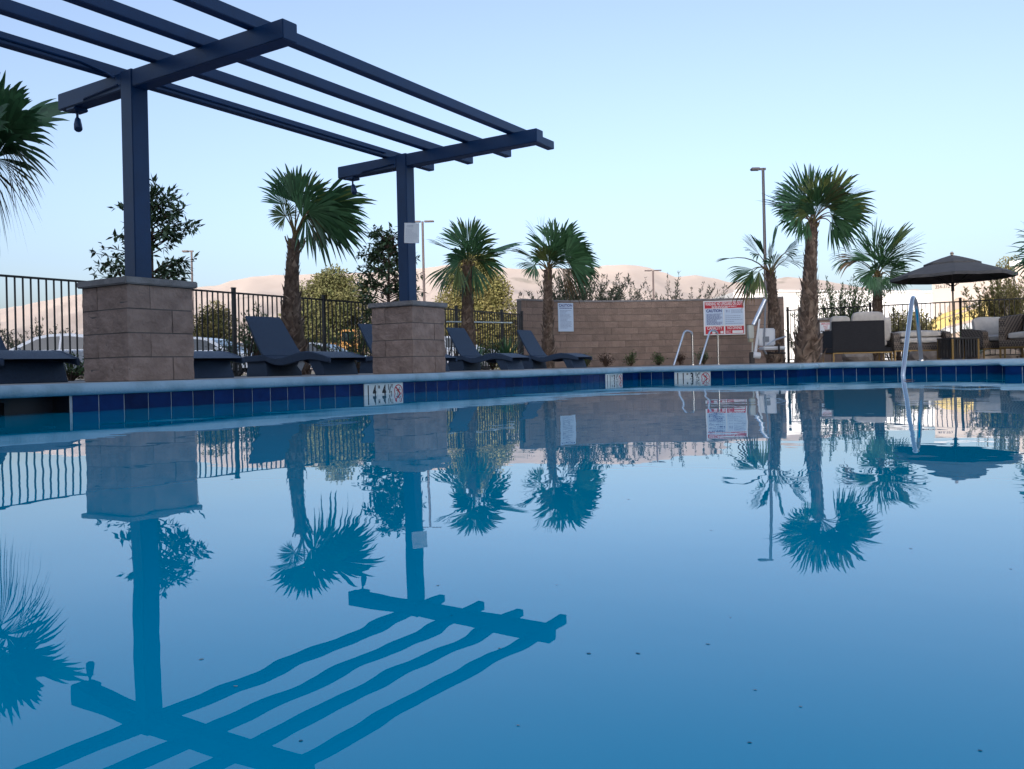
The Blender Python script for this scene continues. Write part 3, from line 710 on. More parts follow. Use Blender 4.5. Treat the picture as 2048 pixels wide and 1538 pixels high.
puffy_tree('oak_tree', G(1830, 52, .1), 'pale sunlit tree in front of the white warehouse by the handrail', blob(20, 1.2, .3, 2.6, lambda u: (1 - u ** 3) ** .5, 35, .6), M_leafy, 35, 260, .19, 1.7, .1, BG)
puffy_tree('oak_tree', G(2026, 74, .1), 'small brownish tree top behind the building cornice at right', blob(10, 1.0, 6.2, 8.4, lambda u: (1 - u ** 3) ** .5, 37, .7), M_leafy, 37, 300, .2, 6, .2, BG)
def bush(px, Y, h_, wd_, label, m_leaf, seed, n=420, ls=.07, name='shrub', z=.14, group='shrubs and bushes round the deck', stems=14):
    rr = random.Random(seed); t = thing(name, label, 'shrub', G(px, Y, z), 0, group); b = MB(); s = MB()
    for k in range(stems):
        a = rr.uniform(0, 6.283); q = rr.random() ** .6; e = Vector((math.cos(a) * q * wd_ / 2, math.sin(a) * q * wd_ / 2, h_ * rr.uniform(.5, 1.0) * (1 - .3 * q * q)))
        mid = e * .5 + UP * h_ * .12; s.tube([(0, 0, -.02), mid, e], [.012, .008, .003], 4, cap=False)
        for j in range(n // stems):
            u = rr.uniform(.25, 1.05); p = (mid * (2 * u) if u < .5 else mid.lerp(e, 2 * u - 1)) + rdir(rr) * ls * 1.3
            p.z = max(.02, p.z); leaf(b, p, (rdir(rr) + UP * .4).normalized(), UP + rdir(rr) * .7, ls * rr.uniform(.6, 1.3), ls * rr.uniform(.3, .5), rr)
    s.build('stems', M_twig, t); b.build('foliage', m_leaf, t)
    return t
def wispy(px, Y, h_, wd_, label, m_leaf, seed, stems=36, n=26, ls=.11, lean=.5, z=.12):
    rr = random.Random(seed); t = thing('wispy_shrub', label, 'shrub', G(px, Y, z), 0, 'tall shrubs behind the fence and wall'); b = MB(); s = MB()
    for k in range(stems):
        a = rr.uniform(0, 6.283); q = rr.random() ** .7; bx = Vector((math.cos(a), math.sin(a), 0)); hh = h_ * rr.uniform(.62, 1.0) * (1 - .2 * q)
        p0 = bx * q * wd_ * .22; pts = []
        for j in range(6): u = j / 5; pts.append(p0 + bx * (wd_ * .34 * q * u ** 1.4 * lean * 2) + UP * hh * u + Vector((rr.uniform(-.04, .04), rr.uniform(-.04, .04), 0)) * u)
        s.tube(pts, [.012, .010, .008, .006, .004, .002], 4, cap=False)
        for j in range(n):
            u = rr.uniform(.35, 1) ** .8; q_ = u * 5; i_ = min(4, int(q_)); p = pts[i_].lerp(pts[i_ + 1], q_ - i_)
            d = (UP * .9 + rdir(rr) * .8).normalized(); leaf(b, p + rdir(rr) * .03, d, rdir(rr), ls * rr.uniform(.6, 1.3), ls * .24, rr)
    s.build('stems', M_twig, t); b.build('foliage', m_leaf, t)
    return t
wispy(1168, 27.2, 3.35, 2.3, 'thick wispy shrub rising above the wall beside the leaning palm', M_leafg, 41, 140, 90, .13, 1.0)
wispy(1105, 27.0, 2.95, 1.1, 'narrow wispy shrub behind the wall left end', M_leafg, 42, 40, 34, .13, .9)
wispy(1262, 27.4, 2.95, 1.7, 'thin twiggy shrub rising above the wall middle', M_leafg, 43, 56, 44, .11, 1.2)
wispy(1342, 27.5, 3.1, 2.1, 'twiggy shrub above the wall left of the red warning sign', M_leafg, 44, 90, 54, .11, 1.2)
wispy(1046, 25.6, 2.45, .9, 'bare looking wispy shrub at the join of fence and wall', M_twig, 45, 26, 16, .1, .5)
wispy(1682, 25.6, 2.75, 1.6, 'bushy feathery shrub behind the right fence', M_leafm, 46, 76, 90, .10, 1.1)
wispy(1604, 25.6, 1.3, .6, 'dark green shrub between the wall end and the tallest palm', M_leafm, 49, 26, 40, .1, .7)
wispy(1800, 27.0, 1.75, 1.5, 'low yellow green shrub behind the fence near the handrail', M_leafy, 47, 70, 60, .11, .9)
wispy(1862, 28.0, 1.0, 1.2, 'low mixed shrub behind the fence under the umbrella edge', M_leafy, 48, 70, 70, .12, .8)
wispy(2008, 22.6, 2.5, 1.3, 'tall sunlit shrub rising behind the right armchair', M_leafy, 50, 70, 70, .11, .8)
wispy(2052, 21.8, 2.4, 1.3, 'sunlit shrub at the right edge above the last chair', M_leafy, 51, 50, 46, .11, .8)
wispy(75, 36, 2.6, 2.3, 'dark twiggy shrub behind the left fence above the silver car', M_leafg, 52, 60, 40, .16, 1.1, z=.12)
wispy(165, 36, 2.1, .9, 'small dark shrub behind the fence at the near pier', M_leafg, 53, 20, 26, .09, .7)
wispy(712, 18.6, 1.2, 1.4, 'dark green bush behind the lounger and fence near the far pier', M_leafm, 54, 34, 26, .10, .9, z=.12)
wispy(510, 14.6, 1.35, .55, 'slim dark vine shrub climbing the fence behind the lounger', M_leafd, 55, 26, 30, .09, .5)
bush(455, 15.6, .75, .7, 'low dark shrub before the fence behind the second lounger', M_leafd, 56, 500, .08)
bush(985, 20.6, .9, .9, 'dark green shrub at the foot of the fence beside the yucca', M_leafm, 57, 500, .08)
bush(140, 11.5, .35, .8, 'low green groundcover clump beside the near pier', M_leafm, 58, 500, .06)
bush(690, 14.2, .45, .8, 'low dark clump under the third lounger from left', M_leafm, 59, 500, .06)
for k, (px, Y, hh, ww, mm, lb) in enumerate([(1172, 23.2, .36, .5, M_leafm, 'small green bush at the foot of the last lounger'), (1212, 23.6, .42, .5, M_twig, 'small reddish brown bush first along the block wall'), (1262, 23.8, .44, .55, M_leafm, 'round green bush in the middle of the block wall base'),
                                 (1318, 23.9, .38, .45, M_leafm, 'small green bush left of the spa handrails'), (1408, 24.0, .45, .5, M_leafd, 'dark green bush behind the right spa handrail'), (1360, 24.0, .36, .4, M_twig, 'thin brownish bush between the two spa handrails')]):
    bush(px, Y, hh, ww, lb, mm, 60 + k, 420, .06)
def yucca(px, Y, L, n_, label, seed, z=.14):
    rr = random.Random(seed); t = thing('yucca_plant', label, 'plant', G(px, Y, z), 0, 'spiky rosette plants'); 
    b = MB()
    for k in range(n_):
        a = k * 2.399; e = math.asin(min(.99, .08 + .9 * k / n_)); d = Vector((math.cos(a) * math.cos(e), math.sin(a) * math.cos(e), math.sin(e))); s = Vector((-math.sin(a), math.cos(a), 0))
        l_ = L * rr.uniform(.75, 1.05); p = Vector((0, 0, .05 + .15 * k / n_)); w_ = .022
        m_ = p + d * l_ * .5; tip = p + d * l_ - UP * .06 * l_
        b.quad(p - s * w_ * .6, p + s * w_ * .6, m_ + s * w_, m_ - s * w_).tri(m_ - s * w_, m_ + s * w_, tip)
    b.build('rosette', M_frond, t)
    MB().tube([(0, 0, -.03), (0, 0, .2)], [.06, .04], 6).build('stem', M_bark, t)
yucca(1012, 20.3, .85, 70, 'spiky yucca behind the last two loungers', 1); yucca(1952, 20.9, 1.0, 60, 'spiky strap leaved plant behind the side table', 2); yucca(955, 20.0, .55, 50, 'small spiky rosette low behind the fifth lounger', 3)

# ---------------------------------------------------------------- loungers
def lounger_proto():
    t = thing('sun_lounger', 'x', 'sun lounger', (0, 0, DECK), 0, 'dark wave shaped loungers beside the pool')
    Wd = .66
    seat = [(0, .25), (.10, .228), (.22, .212), (.36, .216), (.52, .242), (.68, .270), (.84, .282), (1.0, .268), (1.14, .238), (1.26, .208), (1.30, .20)]
    # side frame: deep wavy skirt, seat sheet on top
    sh = MB(); n_ = len(seat)
    for s in (-1, 1):
        pass
    for k in range(n_ - 1):
        (x0, z0), (x1, z1) = seat[k], seat[k + 1]
        sh.quad((x0, -Wd / 2 + .02, z0), (x1, -Wd / 2 + .02, z1), (x1, Wd / 2 - .02, z1), (x0, Wd / 2 - .02, z0))
    sh.build('seat', M_wick, t, fix=True, smooth=True)
    for s in (-1, 1):
        b = MB(); y0, y1 = s * Wd / 2 - s * .035, s * Wd / 2
        th = lambda x: .058 + .045 * math.sin(min(1, x / 1.3) * math.pi)
        up = [(x, z + .004) for x, z in seat]; lo = [(x, z - th(x)) for x, z in seat]
        b.prism([(x, y0, z) for x, z in up] + [(x, y0, z) for x, z in reversed(lo)], (0, y1 - y0, 0))
        b.build('side_frame', M_wick, t, bevel=.008, seg=1)
    b = MB(); bk = [(-.0, .25), (-.10, .34), (-.20, .46), (-.30, .585), (-.385, .695), (-.44, .755)]
    for k in range(len(bk) - 1):
        (x0, z0), (x1, z1) = bk[k], bk[k + 1]
        wa, wb = Wd / 2 - .0 - .01 * k, Wd / 2 - .01 * (k + 1)
        b.prism([(x0, -wa, z0), (x1, -wb, z1), (x1, wb, z1), (x0, wa, z0)], (-.022, 0, -.018))
    b.build('backrest', M_wick, t, fix=True, smooth=True)
    for s in (-1, 1):
        MB().tube([(-.30, s * .25, .57), (-.42, s * .25, .22)], .012, 6).build('back_strut', M_fence, t)
    for (xa, xb, xc, xd, zt) in ((-.40, -.03, .02, -.45, .195), (.84, 1.08, 1.17, .98, .185)):
        MB().prism([(xa, -.29, zt), (xb, -.29, zt), (xc, -.29, 0), (xd, -.29, 0)], (0, .58, 0)).build('leg_panel', M_wick, t, bevel=.008, seg=1)
    MB().prism([(-.45, -.33, .25), (.02, -.33, .26), (.02, -.33, .185), (-.45, -.33, .175)], (0, .66, 0)).build('base_frame', M_wick, t, bevel=.006, seg=1)
    MB().box((.72, -.30, .13), (.10, .004, .12), Matrix.Rotation(R(40), 3, 'Y')).build('care_tag', mat('care_tag_white', (.26, .28, .30), .7), t)
    return t
lp = lounger_proto()
LS = [(-7.08, 3.90, 1.0, 'lounger at the far left edge before the near pier'), (-7.24, 5.80, 1.02, 'lounger whose foot end shows just right of the near pier'),
      (-7.19, 7.65, 1.02, 'lounger in front of the leaning palm, backrest fully visible'), (-7.90, 10.5, 1.05, 'lounger mostly hidden behind the far pier'),
      (-8.33, 13.4, 1.1, 'lounger just right of the far pier beneath the skirted palm'), (-8.32, 15.9, 1.12, 'last lounger of the row standing by the block wall')]
for k, (xf, y, sz_, lb) in enumerate(LS):
    o = lp if k == 0 else copy_tree(lp)
    o.location = (xf - 1.30 * .85, y, DECK); o['label'] = 'dark ' + lb; o.scale = (.85, 1, sz_)
    if k > 2:
        for ch in list(o.children):
            if ch.name.startswith('care_tag'): bpy.data.objects.remove(ch)

# ---------------------------------------------------------------- handrails
def smooth_path(pts, r=.12, n_=6):
    pts = [Vector(p) for p in pts]; out = [pts[0]]
    for i in range(1, len(pts) - 1):
        a, b2, c_ = pts[i - 1], pts[i], pts[i + 1]; d0 = (a - b2); d1 = (c_ - b2); k = min(r, d0.length * .49, d1.length * .49)
        s, e = b2 + d0.normalized() * k, b2 + d1.normalized() * k
        for j in range(n_ + 1):
            t = j / n_; out.append(s * (1 - t) ** 2 + b2 * 2 * t * (1 - t) + e * t * t)
    out.append(pts[-1]); return out
ra = P(1806, 752, 9.5); ra.z = 0
rb = ra + Vector((0, 1.36, 0))
hr = thing('pool_handrail', 'bent steel handrail rising out of the water at the pool steps', 'handrail', (0, 0, 0))
path = [(ra.x, ra.y - .12, -.5), (ra.x, ra.y, 0.02), (ra.x + .02, ra.y + .72, .925), (ra.x + .02, ra.y + 1.02, .86), (ra.x + .02, rb.y, DECK)]
MB().tube(smooth_path(path, .11), .0245, 14).build('rail_tube', M_steel, hr, smooth=True)
MB().tube([(ra.x + .02, rb.y, DECK), (ra.x + .02, rb.y, DECK + .02)], .05, 14).build('floor_flange', M_steel, hr)
for k, (px, lb) in enumerate([(1386, 'bent steel spa handrail left of its twin before the warning sign'), (1437, 'bent steel spa handrail overlapping the warning sign corner')]):
    b0 = G(px, 20.8); t = thing('spa_handrail', lb, 'handrail', b0, 0, 'pair of spa handrails')
    l_ = -RIGHT * .53 - FWD * .35
    MB().tube(smooth_path([(0, 0, 0), (0, 0, .80), tuple(-RIGHT * .19 - FWD * .05 + UP * .84), tuple(l_ + UP * .0)], .11), .026, 12).build('rail_tube', M_steel, t, smooth=True)
    MB().tube([(0, 0, 0), (0, 0, .02)], .05, 12).build('floor_flange', M_steel, t)

# ---------------------------------------------------------------- pool lift
YLf = 20.2
M_wpl = mat('white_plastic', (.70, .72, .74), .35); M_gpl = mat('grey_beige_plastic', (.42, .44, .40), .5); M_alu = mat('brushed_aluminium', (.5, .55, .62), .3, metal=.8); M_drk = mat('black_plastic', (.015, .015, .017), .5)
lo_ = G(1508, YLf)
lf = thing('pool_lift', 'white pool lift chair with slanted arm in front of the wall', 'pool lift', lo_)
def LP(px, py, dy=0.0): return P(px, py, YLf + dy) - lo_
def lbox(name, m, px0, px1, py0, py1, dep, bv=.01):
    a, b2 = LP(px0, py1), LP(px1, py0); c_ = (a + b2) / 2; M3 = Matrix.Rotation(YAW, 3, 'Z')
    w_ = abs((b2 - a).dot(RIGHT)); h_ = abs(b2.z - a.z)
    return MB().box(c_ + FWD * 0, (w_, dep, h_), M3).build(name, m, lf, bevel=bv)
lbox('base_post', M_drk, 1500, 1508, 704, 727, .12); lbox('battery_box', M_gpl, 1496, 1506, 650, 677, .14); lbox('battery_tray', mat('tray_tan', (.35, .33, .22), .6), 1497, 1505, 677.5, 684, .14)
MB().tube([LP(1505, 684), LP(1505, 706)], .02, 8).build('mast', M_gpl, lf)
MB().tube([LP(1507, 650), LP(1531, 599)], .055, 10).build('lift_arm', M_alu, lf, smooth=True)
MB().tube([LP(1519, 638, -.05), LP(1511, 704, -.05)], [.022, .035], 10).build('actuator', M_wpl, lf, smooth=True)
MB().tube([LP(1506, 710, -.03), LP(1520, 711, -.03)], .075, 12).build('motor_housing', M_wpl, lf, smooth=True)
MB().tube([LP(1531, 602, -.02), LP(1528, 700, -.12), LP(1533, 708, -.12)], .022, 8).build('hanger_bar', mat('hanger_grey', (.20, .22, .25), .5), lf)
lbox('chair_back', M_wpl, 1515, 1550, 656, 692, .05, .03); lbox('chair_seat', M_wpl, 1521, 1568, 692.5, 700, .45, .03)
lbox('back_bracket', mat('hanger_grey', (.2, .22, .25), .5), 1526, 1537, 673, 684, .10, .005)
for dpt in (-.24, .24):
    MB().tube(smooth_path([LP(1534, 690, dpt), LP(1548, 680, dpt), LP(1572, 673, dpt)], .1), .018, 8).build('armrest', M_alu, lf, smooth=True)
MB().tube([LP(1532, 706), LP(1553, 706), LP(1571, 706)], .02, 8).build('footrest_bar', M_drk, lf)
MB().box(LP(1558, 697, -.24), (.04, .02, .2)).build('seat_belt', M_drk, lf)

# ---------------------------------------------------------------- emergency pillar + sign
pe = G(1659, 20.6); ep = thing('block_pillar', 'short tan block pillar half hidden behind the sofa', 'pillar', pe, YAW)
for k in range(5):
    for s in (-1, 1):
        MB().box((s * .13, 0, .1 + .2 * k - .0), (.252, .28, .194)).build('block', M_wblk, ep, bevel=.006, seg=1)
MB().box((0, 0, 1.025), (.60, .34, .05)).build('cap', M_cap, ep, bevel=.006)
es_ = sign('emergency_sign', frame(P(1655, 654, 20.44), RIGHT, UP), 'white emergency sign with red lettering on the short pillar', 'sign')
k_ = 20.44 / FPX
MB().prism([(-15 * k_, 9 * k_, 0), (10 * k_, 9 * k_, 0), (10 * k_, -5 * k_, 0), (-6 * k_, -5 * k_, 0), (-6 * k_, -12 * k_, 0), (-15 * k_, -12 * k_, 0)], (0, 0, -.006)).build('board', M_white, es_, fix=True)
text('EMERGENCY', 5.2 * k_, M_red, TF(-2.5 * k_, 6.2 * k_, .003), es_, sx=.72, bold=.01); text('SHUT', 4.6 * k_, M_red, TF(-4 * k_, 1.2 * k_, .003), es_, sx=.8, bold=.01); text('OFF', 4.6 * k_, M_red, TF(-3.4 * k_, -2.8 * k_, .003), es_, sx=.8, bold=.01)
MB().poly([(-14 * k_, -8.2 * k_, .003), (-11.6 * k_, -6.2 * k_, .003), (-11.6 * k_, -7.5 * k_, .003), (-7.5 * k_, -7.5 * k_, .003), (-7.5 * k_, -8.9 * k_, .003), (-11.6 * k_, -8.9 * k_, .003), (-11.6 * k_, -10.2 * k_, .003)]).build('arrow', M_ink, es_)

# ---------------------------------------------------------------- furniture at right
def wicker_herring():
    m = bpy.data.materials.new('woven_herringbone'); m.use_nodes = True; n = m.node_tree.nodes; l = m.node_tree.links; b = n['Principled BSDF']
    tc = n.new('ShaderNodeTexCoord'); br = n.new('ShaderNodeTexChecker'); mp = n.new('ShaderNodeMapping'); mp.inputs['Rotation'].default_value = (R(45), R(45), 0); mp.inputs['Scale'].default_value = (28, 28, 28)
    l.new(tc.outputs['Object'], mp.inputs[0]); l.new(mp.outputs[0], br.inputs[0]); br.inputs['Scale'].default_value = 1
    br.inputs[1].default_value = (.16, .125, .095, 1); br.inputs[2].default_value = (.035, .028, .024, 1)
    l.new(br.outputs[0], b.inputs['Base Color']); b.inputs['Roughness'].default_value = .7
    bp = n.new('ShaderNodeBump'); bp.inputs['Distance'].default_value = .01; l.new(br.outputs[1], bp.inputs['Height']); l.new(bp.outputs[0], b.inputs['Normal'])
    return m
M_herr = wicker_herring()
M_dwv = mat('dark_woven_panel', (.020, .020, .024), .9, (.011, .011, .014), 50, .5, 150, stretch=(.2, .2, 3))
def cushion(t, c_, d, rot=None, name='cushion'):
    b = bmesh.new(); bmesh.ops.create_cube(b, size=1); bmesh.ops.subdivide_edges(b, edges=list(b.edges), cuts=5, use_grid_fill=True)
    for v in b.verts:
        x, y, z = v.co * 2
        e = lambda q: math.copysign(abs(q) ** .9, q)
        r_ = max(abs(x), abs(y), abs(z)); ln = (abs(x) ** 6 + abs(y) ** 6 + abs(z) ** 6) ** (1 / 6)
        v.co = Vector((x, y, z)) / max(ln, 1e-6) * r_ * .5
        mn = min(range(3), key=lambda i: d[i]); o = [i for i in range(3) if i != mn]
        v.co[mn] *= .78 + .3 * (1 - (2 * v.co[o[0]]) ** 2) * (1 - (2 * v.co[o[1]]) ** 2)
    for v in b.verts: v.co = Vector((v.co.x * d[0], v.co.y * d[1], v.co.z * d[2]))
    for v in b.verts: v.co += rdir(random.Random(int((v.co.x + 3 * v.co.y + 7 * v.co.z) * 9999))) * .003
    M4 = Matrix.Translation(c_) @ (rot.to_4x4() if rot else Matrix.Identity(4)); b.transform(M4)
    me = bpy.data.meshes.new(name); b.to_mesh(me); b.free(); me.materials.append(M_cush)
    return link(name, me, t, True)
def legs(t, w_, dp, h_, m=None):
    m = m or M_gold
    for sx in (-1, 1):
        for sy in (-1, 1):
            MB().box((sx * (w_ / 2 - .02), sy * (dp / 2 - .02), h_ / 2), (.026, .026, h_)).build('leg', m, t)
    for sy in (-1, 1): MB().box((0, sy * (dp / 2 - .02), h_ - .0115), (w_ - .07, .022, .022)).build('frame_bar', m, t)
# sofa seen from behind its woven back
sf = thing('sofa', 'dark woven sofa seen from behind with tall grey cushions', 'sofa', G(1714, 19.2), YAW + R(-4))
legs(sf, 1.28, .82, .2)
MB().box((-.08, -.37, .55), (1.12, .06, .68)).build('back_panel', M_dwv, sf, bevel=.012)
MB().box((.0, .02, .25), (1.26, .80, .09)).build('seat_base', M_dwv, sf, bevel=.01)
MB().box((-.61, .02, .50), (.05, .72, .40)).build('arm', M_dwv, sf, bevel=.01)
cushion(sf, (-.02, .0, .40), (1.22, .72, .19), name='seat_cushion')
cushion(sf, (.17, -.24, .80), (.70, .17, .58), Matrix.Rotation(R(8), 3, 'X'), 'back_cushion'); cushion(sf, (-.42, -.22, .76), (.42, .17, .50), Matrix.Rotation(R(8), 3, 'X'), 'back_cushion')
cushion(sf, (.56, -.20, .70), (.22, .22, .52), Matrix.Rotation(R(4), 3, 'X'), 'back_cushion')
def armchair(px, Y, w_, label, rz=0, back=.64, stacked=False, bh=.5, scale=1.0):
    t = thing('armchair', label, 'armchair', G(px, Y), YAW + R(rz), 'woven armchairs with gold legs'); legs(t, w_, .78, .22)
    t.scale = (scale,) * 3
    MB().box((0, 0, .285), (w_, .78, .13)).build('seat_base', M_herr, t, bevel=.01)
    for s in (-1, 1):
        MB().prism([(s * w_ / 2, -.39, .351), (s * w_ / 2, .39, .351), (s * w_ / 2, .39, back), (s * w_ / 2, -.30, back - .06), (s * w_ / 2, -.37, back - .1)], (-s * .12, 0, 0)).build('arm', M_herr, t, fix=True)
    MB().box((0, .35, (.351 + back) / 2), (w_ - .242, .07, back - .351)).build('back_panel', M_dwv, t, bevel=.01)
    if stacked:
        cushion(t, (0, -.05, .425), (w_ - .26, .68, .15), name='seat_cushion'); cushion(t, (-.02, -.05, .565), (w_ - .28, .62, .17), name='back_cushion')
    else:
        cushion(t, (0, -.05, .425), (w_ - .26, .68, .16), name='seat_cushion'); cushion(t, (.03, .22, .62 + bh * .15), (w_ - .28, .17, bh), Matrix.Rotation(R(-12), 3, 'X'), 'back_cushion')
    return t
armchair(1834, 19.0, 1.2, 'woven armchair with two grey cushions stacked flat behind the handrail', -6, .66, True)
armchair(1990, 18.6, 1.0, 'woven armchair with upright grey back cushion right of the side table', 4, .66, False, .44)
armchair(2072, 17.6, .95, 'tall backed woven chair cut off by the right picture edge', -60, .86, False, .5, 1.08)
st_ = thing('side_table', 'dark slatted side table with gold corner legs under the umbrella', 'side table', G(1917, 18.0), YAW + R(2))
MB().box((0, 0, .435), (.60, .60, .035)).build('table_top', M_drk, st_, bevel=.01)
for sx in (-1, 1):
    for sy in (-1, 1): MB().box((sx * .27, sy * .27, .209), (.035, .035, .418)).build('leg', M_gold, st_)
for k in range(9):
    for sy in (-1, 1): MB().box((-.232 + .058 * k, sy * .285, .225), (.022, .016, .385)).build('slat', M_drk, st_)
    for sx in (-1, 1): MB().box((sx * .285, -.232 + .058 * k, .225), (.016, .022, .385)).build('slat', M_drk, st_)
# umbrella
M_canv = mat('charcoal_canvas', (.095, .092, .092), .9, (.08, .078, .08), 6, .1, 40)
ub = G(1909, 20.5); um = thing('patio_umbrella', 'open charcoal patio umbrella with vented top above the seating', 'umbrella', ub)
Rc, zr, zt = 1.36, 1.98, 2.42
def canopy(r0, r1, z0, z1, n_=8, rot=R(8), sag=.014, steps=5):
    b = MB(); grid = []
    for k in range(n_ * 4):
        a = rot + 2 * math.pi * k / (n_ * 4); fr_ = (k % 4) / 4; m_ = 1 - (1 - math.cos(math.pi / n_)) * (1 - abs(fr_ - .5) * 2) 
        row = []
        for j in range(steps + 1):
            u = j / steps; r = (r1 + (r0 - r1) * u) * m_; z = z1 + (z0 - z1) * u + .012 * math.sin(u * math.pi) - sag * (1 - abs(fr_ - .5) * 2) * u
            row.append((r * math.cos(a), r * math.sin(a), z))
        grid.append(row)
    K = n_ * 4
    for k in range(K):
        for j in range(steps): b.quad(grid[k][j], grid[k][j + 1], grid[(k + 1) % K][j + 1], grid[(k + 1) % K][j])
    for k in range(K):   # short valance
        a, c_ = Vector(grid[k][-1]), Vector(grid[(k + 1) % K][-1]); b.quad(a, a - UP * .07, c_ - UP * .07, c_)
    return b
canopy(Rc, .50, zr, zt - .14).build('canopy', M_canv, um, fix=True)
canopy(.62, .03, zt - .135, zt + .06, sag=.01, steps=3).build('vent_cap', M_canv, um, fix=True)
MB().tube([(0, 0, 0), (0, 0, zt + .05)], .02, 10).build('pole', mat('pole_bronze', (.16, .13, .11), .45), um)
MB().tube([(0, 0, 1.62), (0, 0, 1.82)], .035, 10).build('hub', M_drk, um)
MB().tube([(0, 0, zt + .05), (0, 0, zt + .10), (0, 0, zt + .14)], [.02, .045, .02], 10).build('finial', mat('finial_wood', (.45, .36, .28), .6), um, smooth=True)
for k in range(8):
    a = R(8) + k * math.pi / 4; d = Vector((math.cos(a), math.sin(a), 0))
    MB().tube([d * .05 + UP * (zt - .02), d * Rc * .97 + UP * (zr + .005)], .008, 5).build('rib', M_drk, um); MB().tube([d * .04 + UP * 1.74, d * Rc * .5 + UP * (zr + .19)], .007, 5).build('strut', M_drk, um)
MB().tube([(0, 0, 0), (0, 0, .06)], [.28, .26], 16).build('base', M_drk, um)
# landscape rocks by the bed
M_rock = mat('pale_rock', (.36, .31, .26), .95, (.25, .21, .18), 6, .6, 25)
rk = random.Random(77)
for k, (px, Y, s, lb) in enumerate([(1718, 21.9, .32, 'rough rock beneath the sofa'), (1740, 22.2, .22, 'small rock behind the sofa legs'), (1845, 22.3, .26, 'pale rock seen under the stacked cushion armchair'), (1872, 22.0, .3, 'reddish pale rock near the side table leg'), (1965, 22.1, .34, 'pale rock seen beneath the right armchair'), (1990, 22.4, .3, 'second pale rock beneath the right armchair'), (2020, 22.0, .28, 'pale rock below the right edge chair')]):
    b = bmesh.new(); bmesh.ops.create_icosphere(b, subdivisions=2, radius=1)
    for v in b.verts: v.co *= 1 + .25 * noise.noise(v.co * 1.4 + Vector((k * 9, 0, 0))) ; v.co = Vector((v.co.x * s * 1.3, v.co.y * s, v.co.z * s * .75))
    me = bpy.data.meshes.new('landscape_rock'); b.to_mesh(me); b.free(); me.materials.append(M_rock)
    o = link('landscape_rock', me); o.location = G(px, Y, .14 + s * .4); tag(o, lb, 'rock', 'landscape rocks in the bed')

# ---------------------------------------------------------------- cars
M_glass = mat('car_glass', (.02, .03, .035), .04, spec=.9); M_tyre = mat('tyre_rubber', (.015, .015, .015), .8); M_rim = mat('wheel_alloy', (.4, .4, .42), .3, metal=.9)
M_lamp = mat('car_lamp', (.5, .5, .5), .1); M_tail = mat('tail_lamp', (.3, .01, .01), .2)
def car(loc, rz, paint, label):
    t = thing('parked_car', label, 'car', loc, rz, 'cars parked beyond the fence')
    prof_ = [(-2.25, .32), (-2.28, .55), (-2.2, .84), (-1.75, .93), (1.05, .93), (1.75, .84), (2.15, .70), (2.27, .5), (2.22, .30)]
    b = MB()
    rows = []
    for yk, sh in ((-.90, .05), (-.86, .0), (.86, .0), (.90, .05)):
        rows.append([(x * (1 - sh * .3), yk, z - (sh * .8 if z > .6 else -sh * .5)) for x, z in prof_])
    n_ = len(prof_); i0 = 0
    for r_ in rows: b.v += r_
    for a in range(3):
        for k in range(n_): b.f.append((a * n_ + k, a * n_ + (k + 1) % n_, (a + 1) * n_ + (k + 1) % n_, (a + 1) * n_ + k))
    b.f.append(tuple(range(n_))); b.f.append(tuple(3 * n_ + k for k in range(n_)))
    b.build('body', paint, t, smooth=True, fix=True)
    cab = [(-1.95, .90), (-1.15, 1.36), (-.55, 1.44), (.05, 1.42), (.45, 1.34), (1.25, .91)]
    g = MB(); n2 = len(cab)
    wid = lambda z: .80 - (z - .9) * .32
    L_ = [(x, -wid(z), z) for x, z in cab]; R_ = [(x, wid(z), z) for x, z in cab]
    g.v += L_ + R_
    for k in range(n2): g.f.append((k, (k + 1) % n2, n2 + (k + 1) % n2, n2 + k))
    g.f.append(tuple(range(n2))); g.f.append(tuple(n2 + k for k in range(n2)))
    g.build('cabin', paint, t, smooth=True, fix=True)
    def pane(name, pts): MB().poly(pts).build(name, M_glass, t)
    for s in (-1, 1):
        o_ = lambda x, z: (x, s * (wid(z) + .008), z)
        pane('side_window', [o_(-1.5, .96), o_(-1.1, 1.28), o_(-.5, 1.36), o_(-.32, 1.355), o_(-.32, .96)]); pane('side_window', [o_(-.26, .96), o_(-.26, 1.355), o_(.05, 1.34), o_(.38, 1.27), o_(.98, .96)])
        MB().box((.82, s * .93, .98), (.16, .14, .11)).build('mirror', paint, t, bevel=.02)
        for xw in (-1.38, 1.40):
            wh = MB().tube([(xw, s * .72, .33), (xw, s * .91, .33)], .33, 18).build('wheel', M_tyre, t, smooth=True); MB().tube([(xw, s * .905, .33), (xw, s * .915, .33)], .22, 14).build('rim', M_rim, wh)
        MB().box((2.18, s * .66, .62), (.14, .34, .11)).build('headlight', M_lamp, t, bevel=.02); MB().box((-2.21, s * .66, .72), (.12, .34, .12)).build('tail_light', M_tail, t, bevel=.02)
    nx = lambda x, z, y_, e: (x + e, y_, z + .008)
    pane('windshield', [nx(.50, 1.315, -.62, .012), nx(.50, 1.315, .62, .012), nx(1.17, .955, .72, .012), nx(1.17, .955, -.72, .012)]); pane('rear_window', [nx(-1.22, 1.32, -.6, -.012), nx(-1.22, 1.32, .6, -.012), nx(-1.85, .955, .72, -.012), nx(-1.85, .955, -.72, -.012)])
    return t
M_silver = mat('silver_paint', (.45, .48, .52), .25, metal=.3, coat=.6); M_wcar = mat('white_paint', (.68, .70, .72), .25, coat=.6); M_dblue = mat('dark_blue_paint', (.03, .05, .10), .25, coat=.6)
car(G(122, 26.0, .06), YAW + R(185), M_silver, 'silver car behind the fence at far left beside the near pier')
car(G(414, 30.0, .06), YAW + R(-8), M_wcar, 'white car behind the fence just right of the near pier')
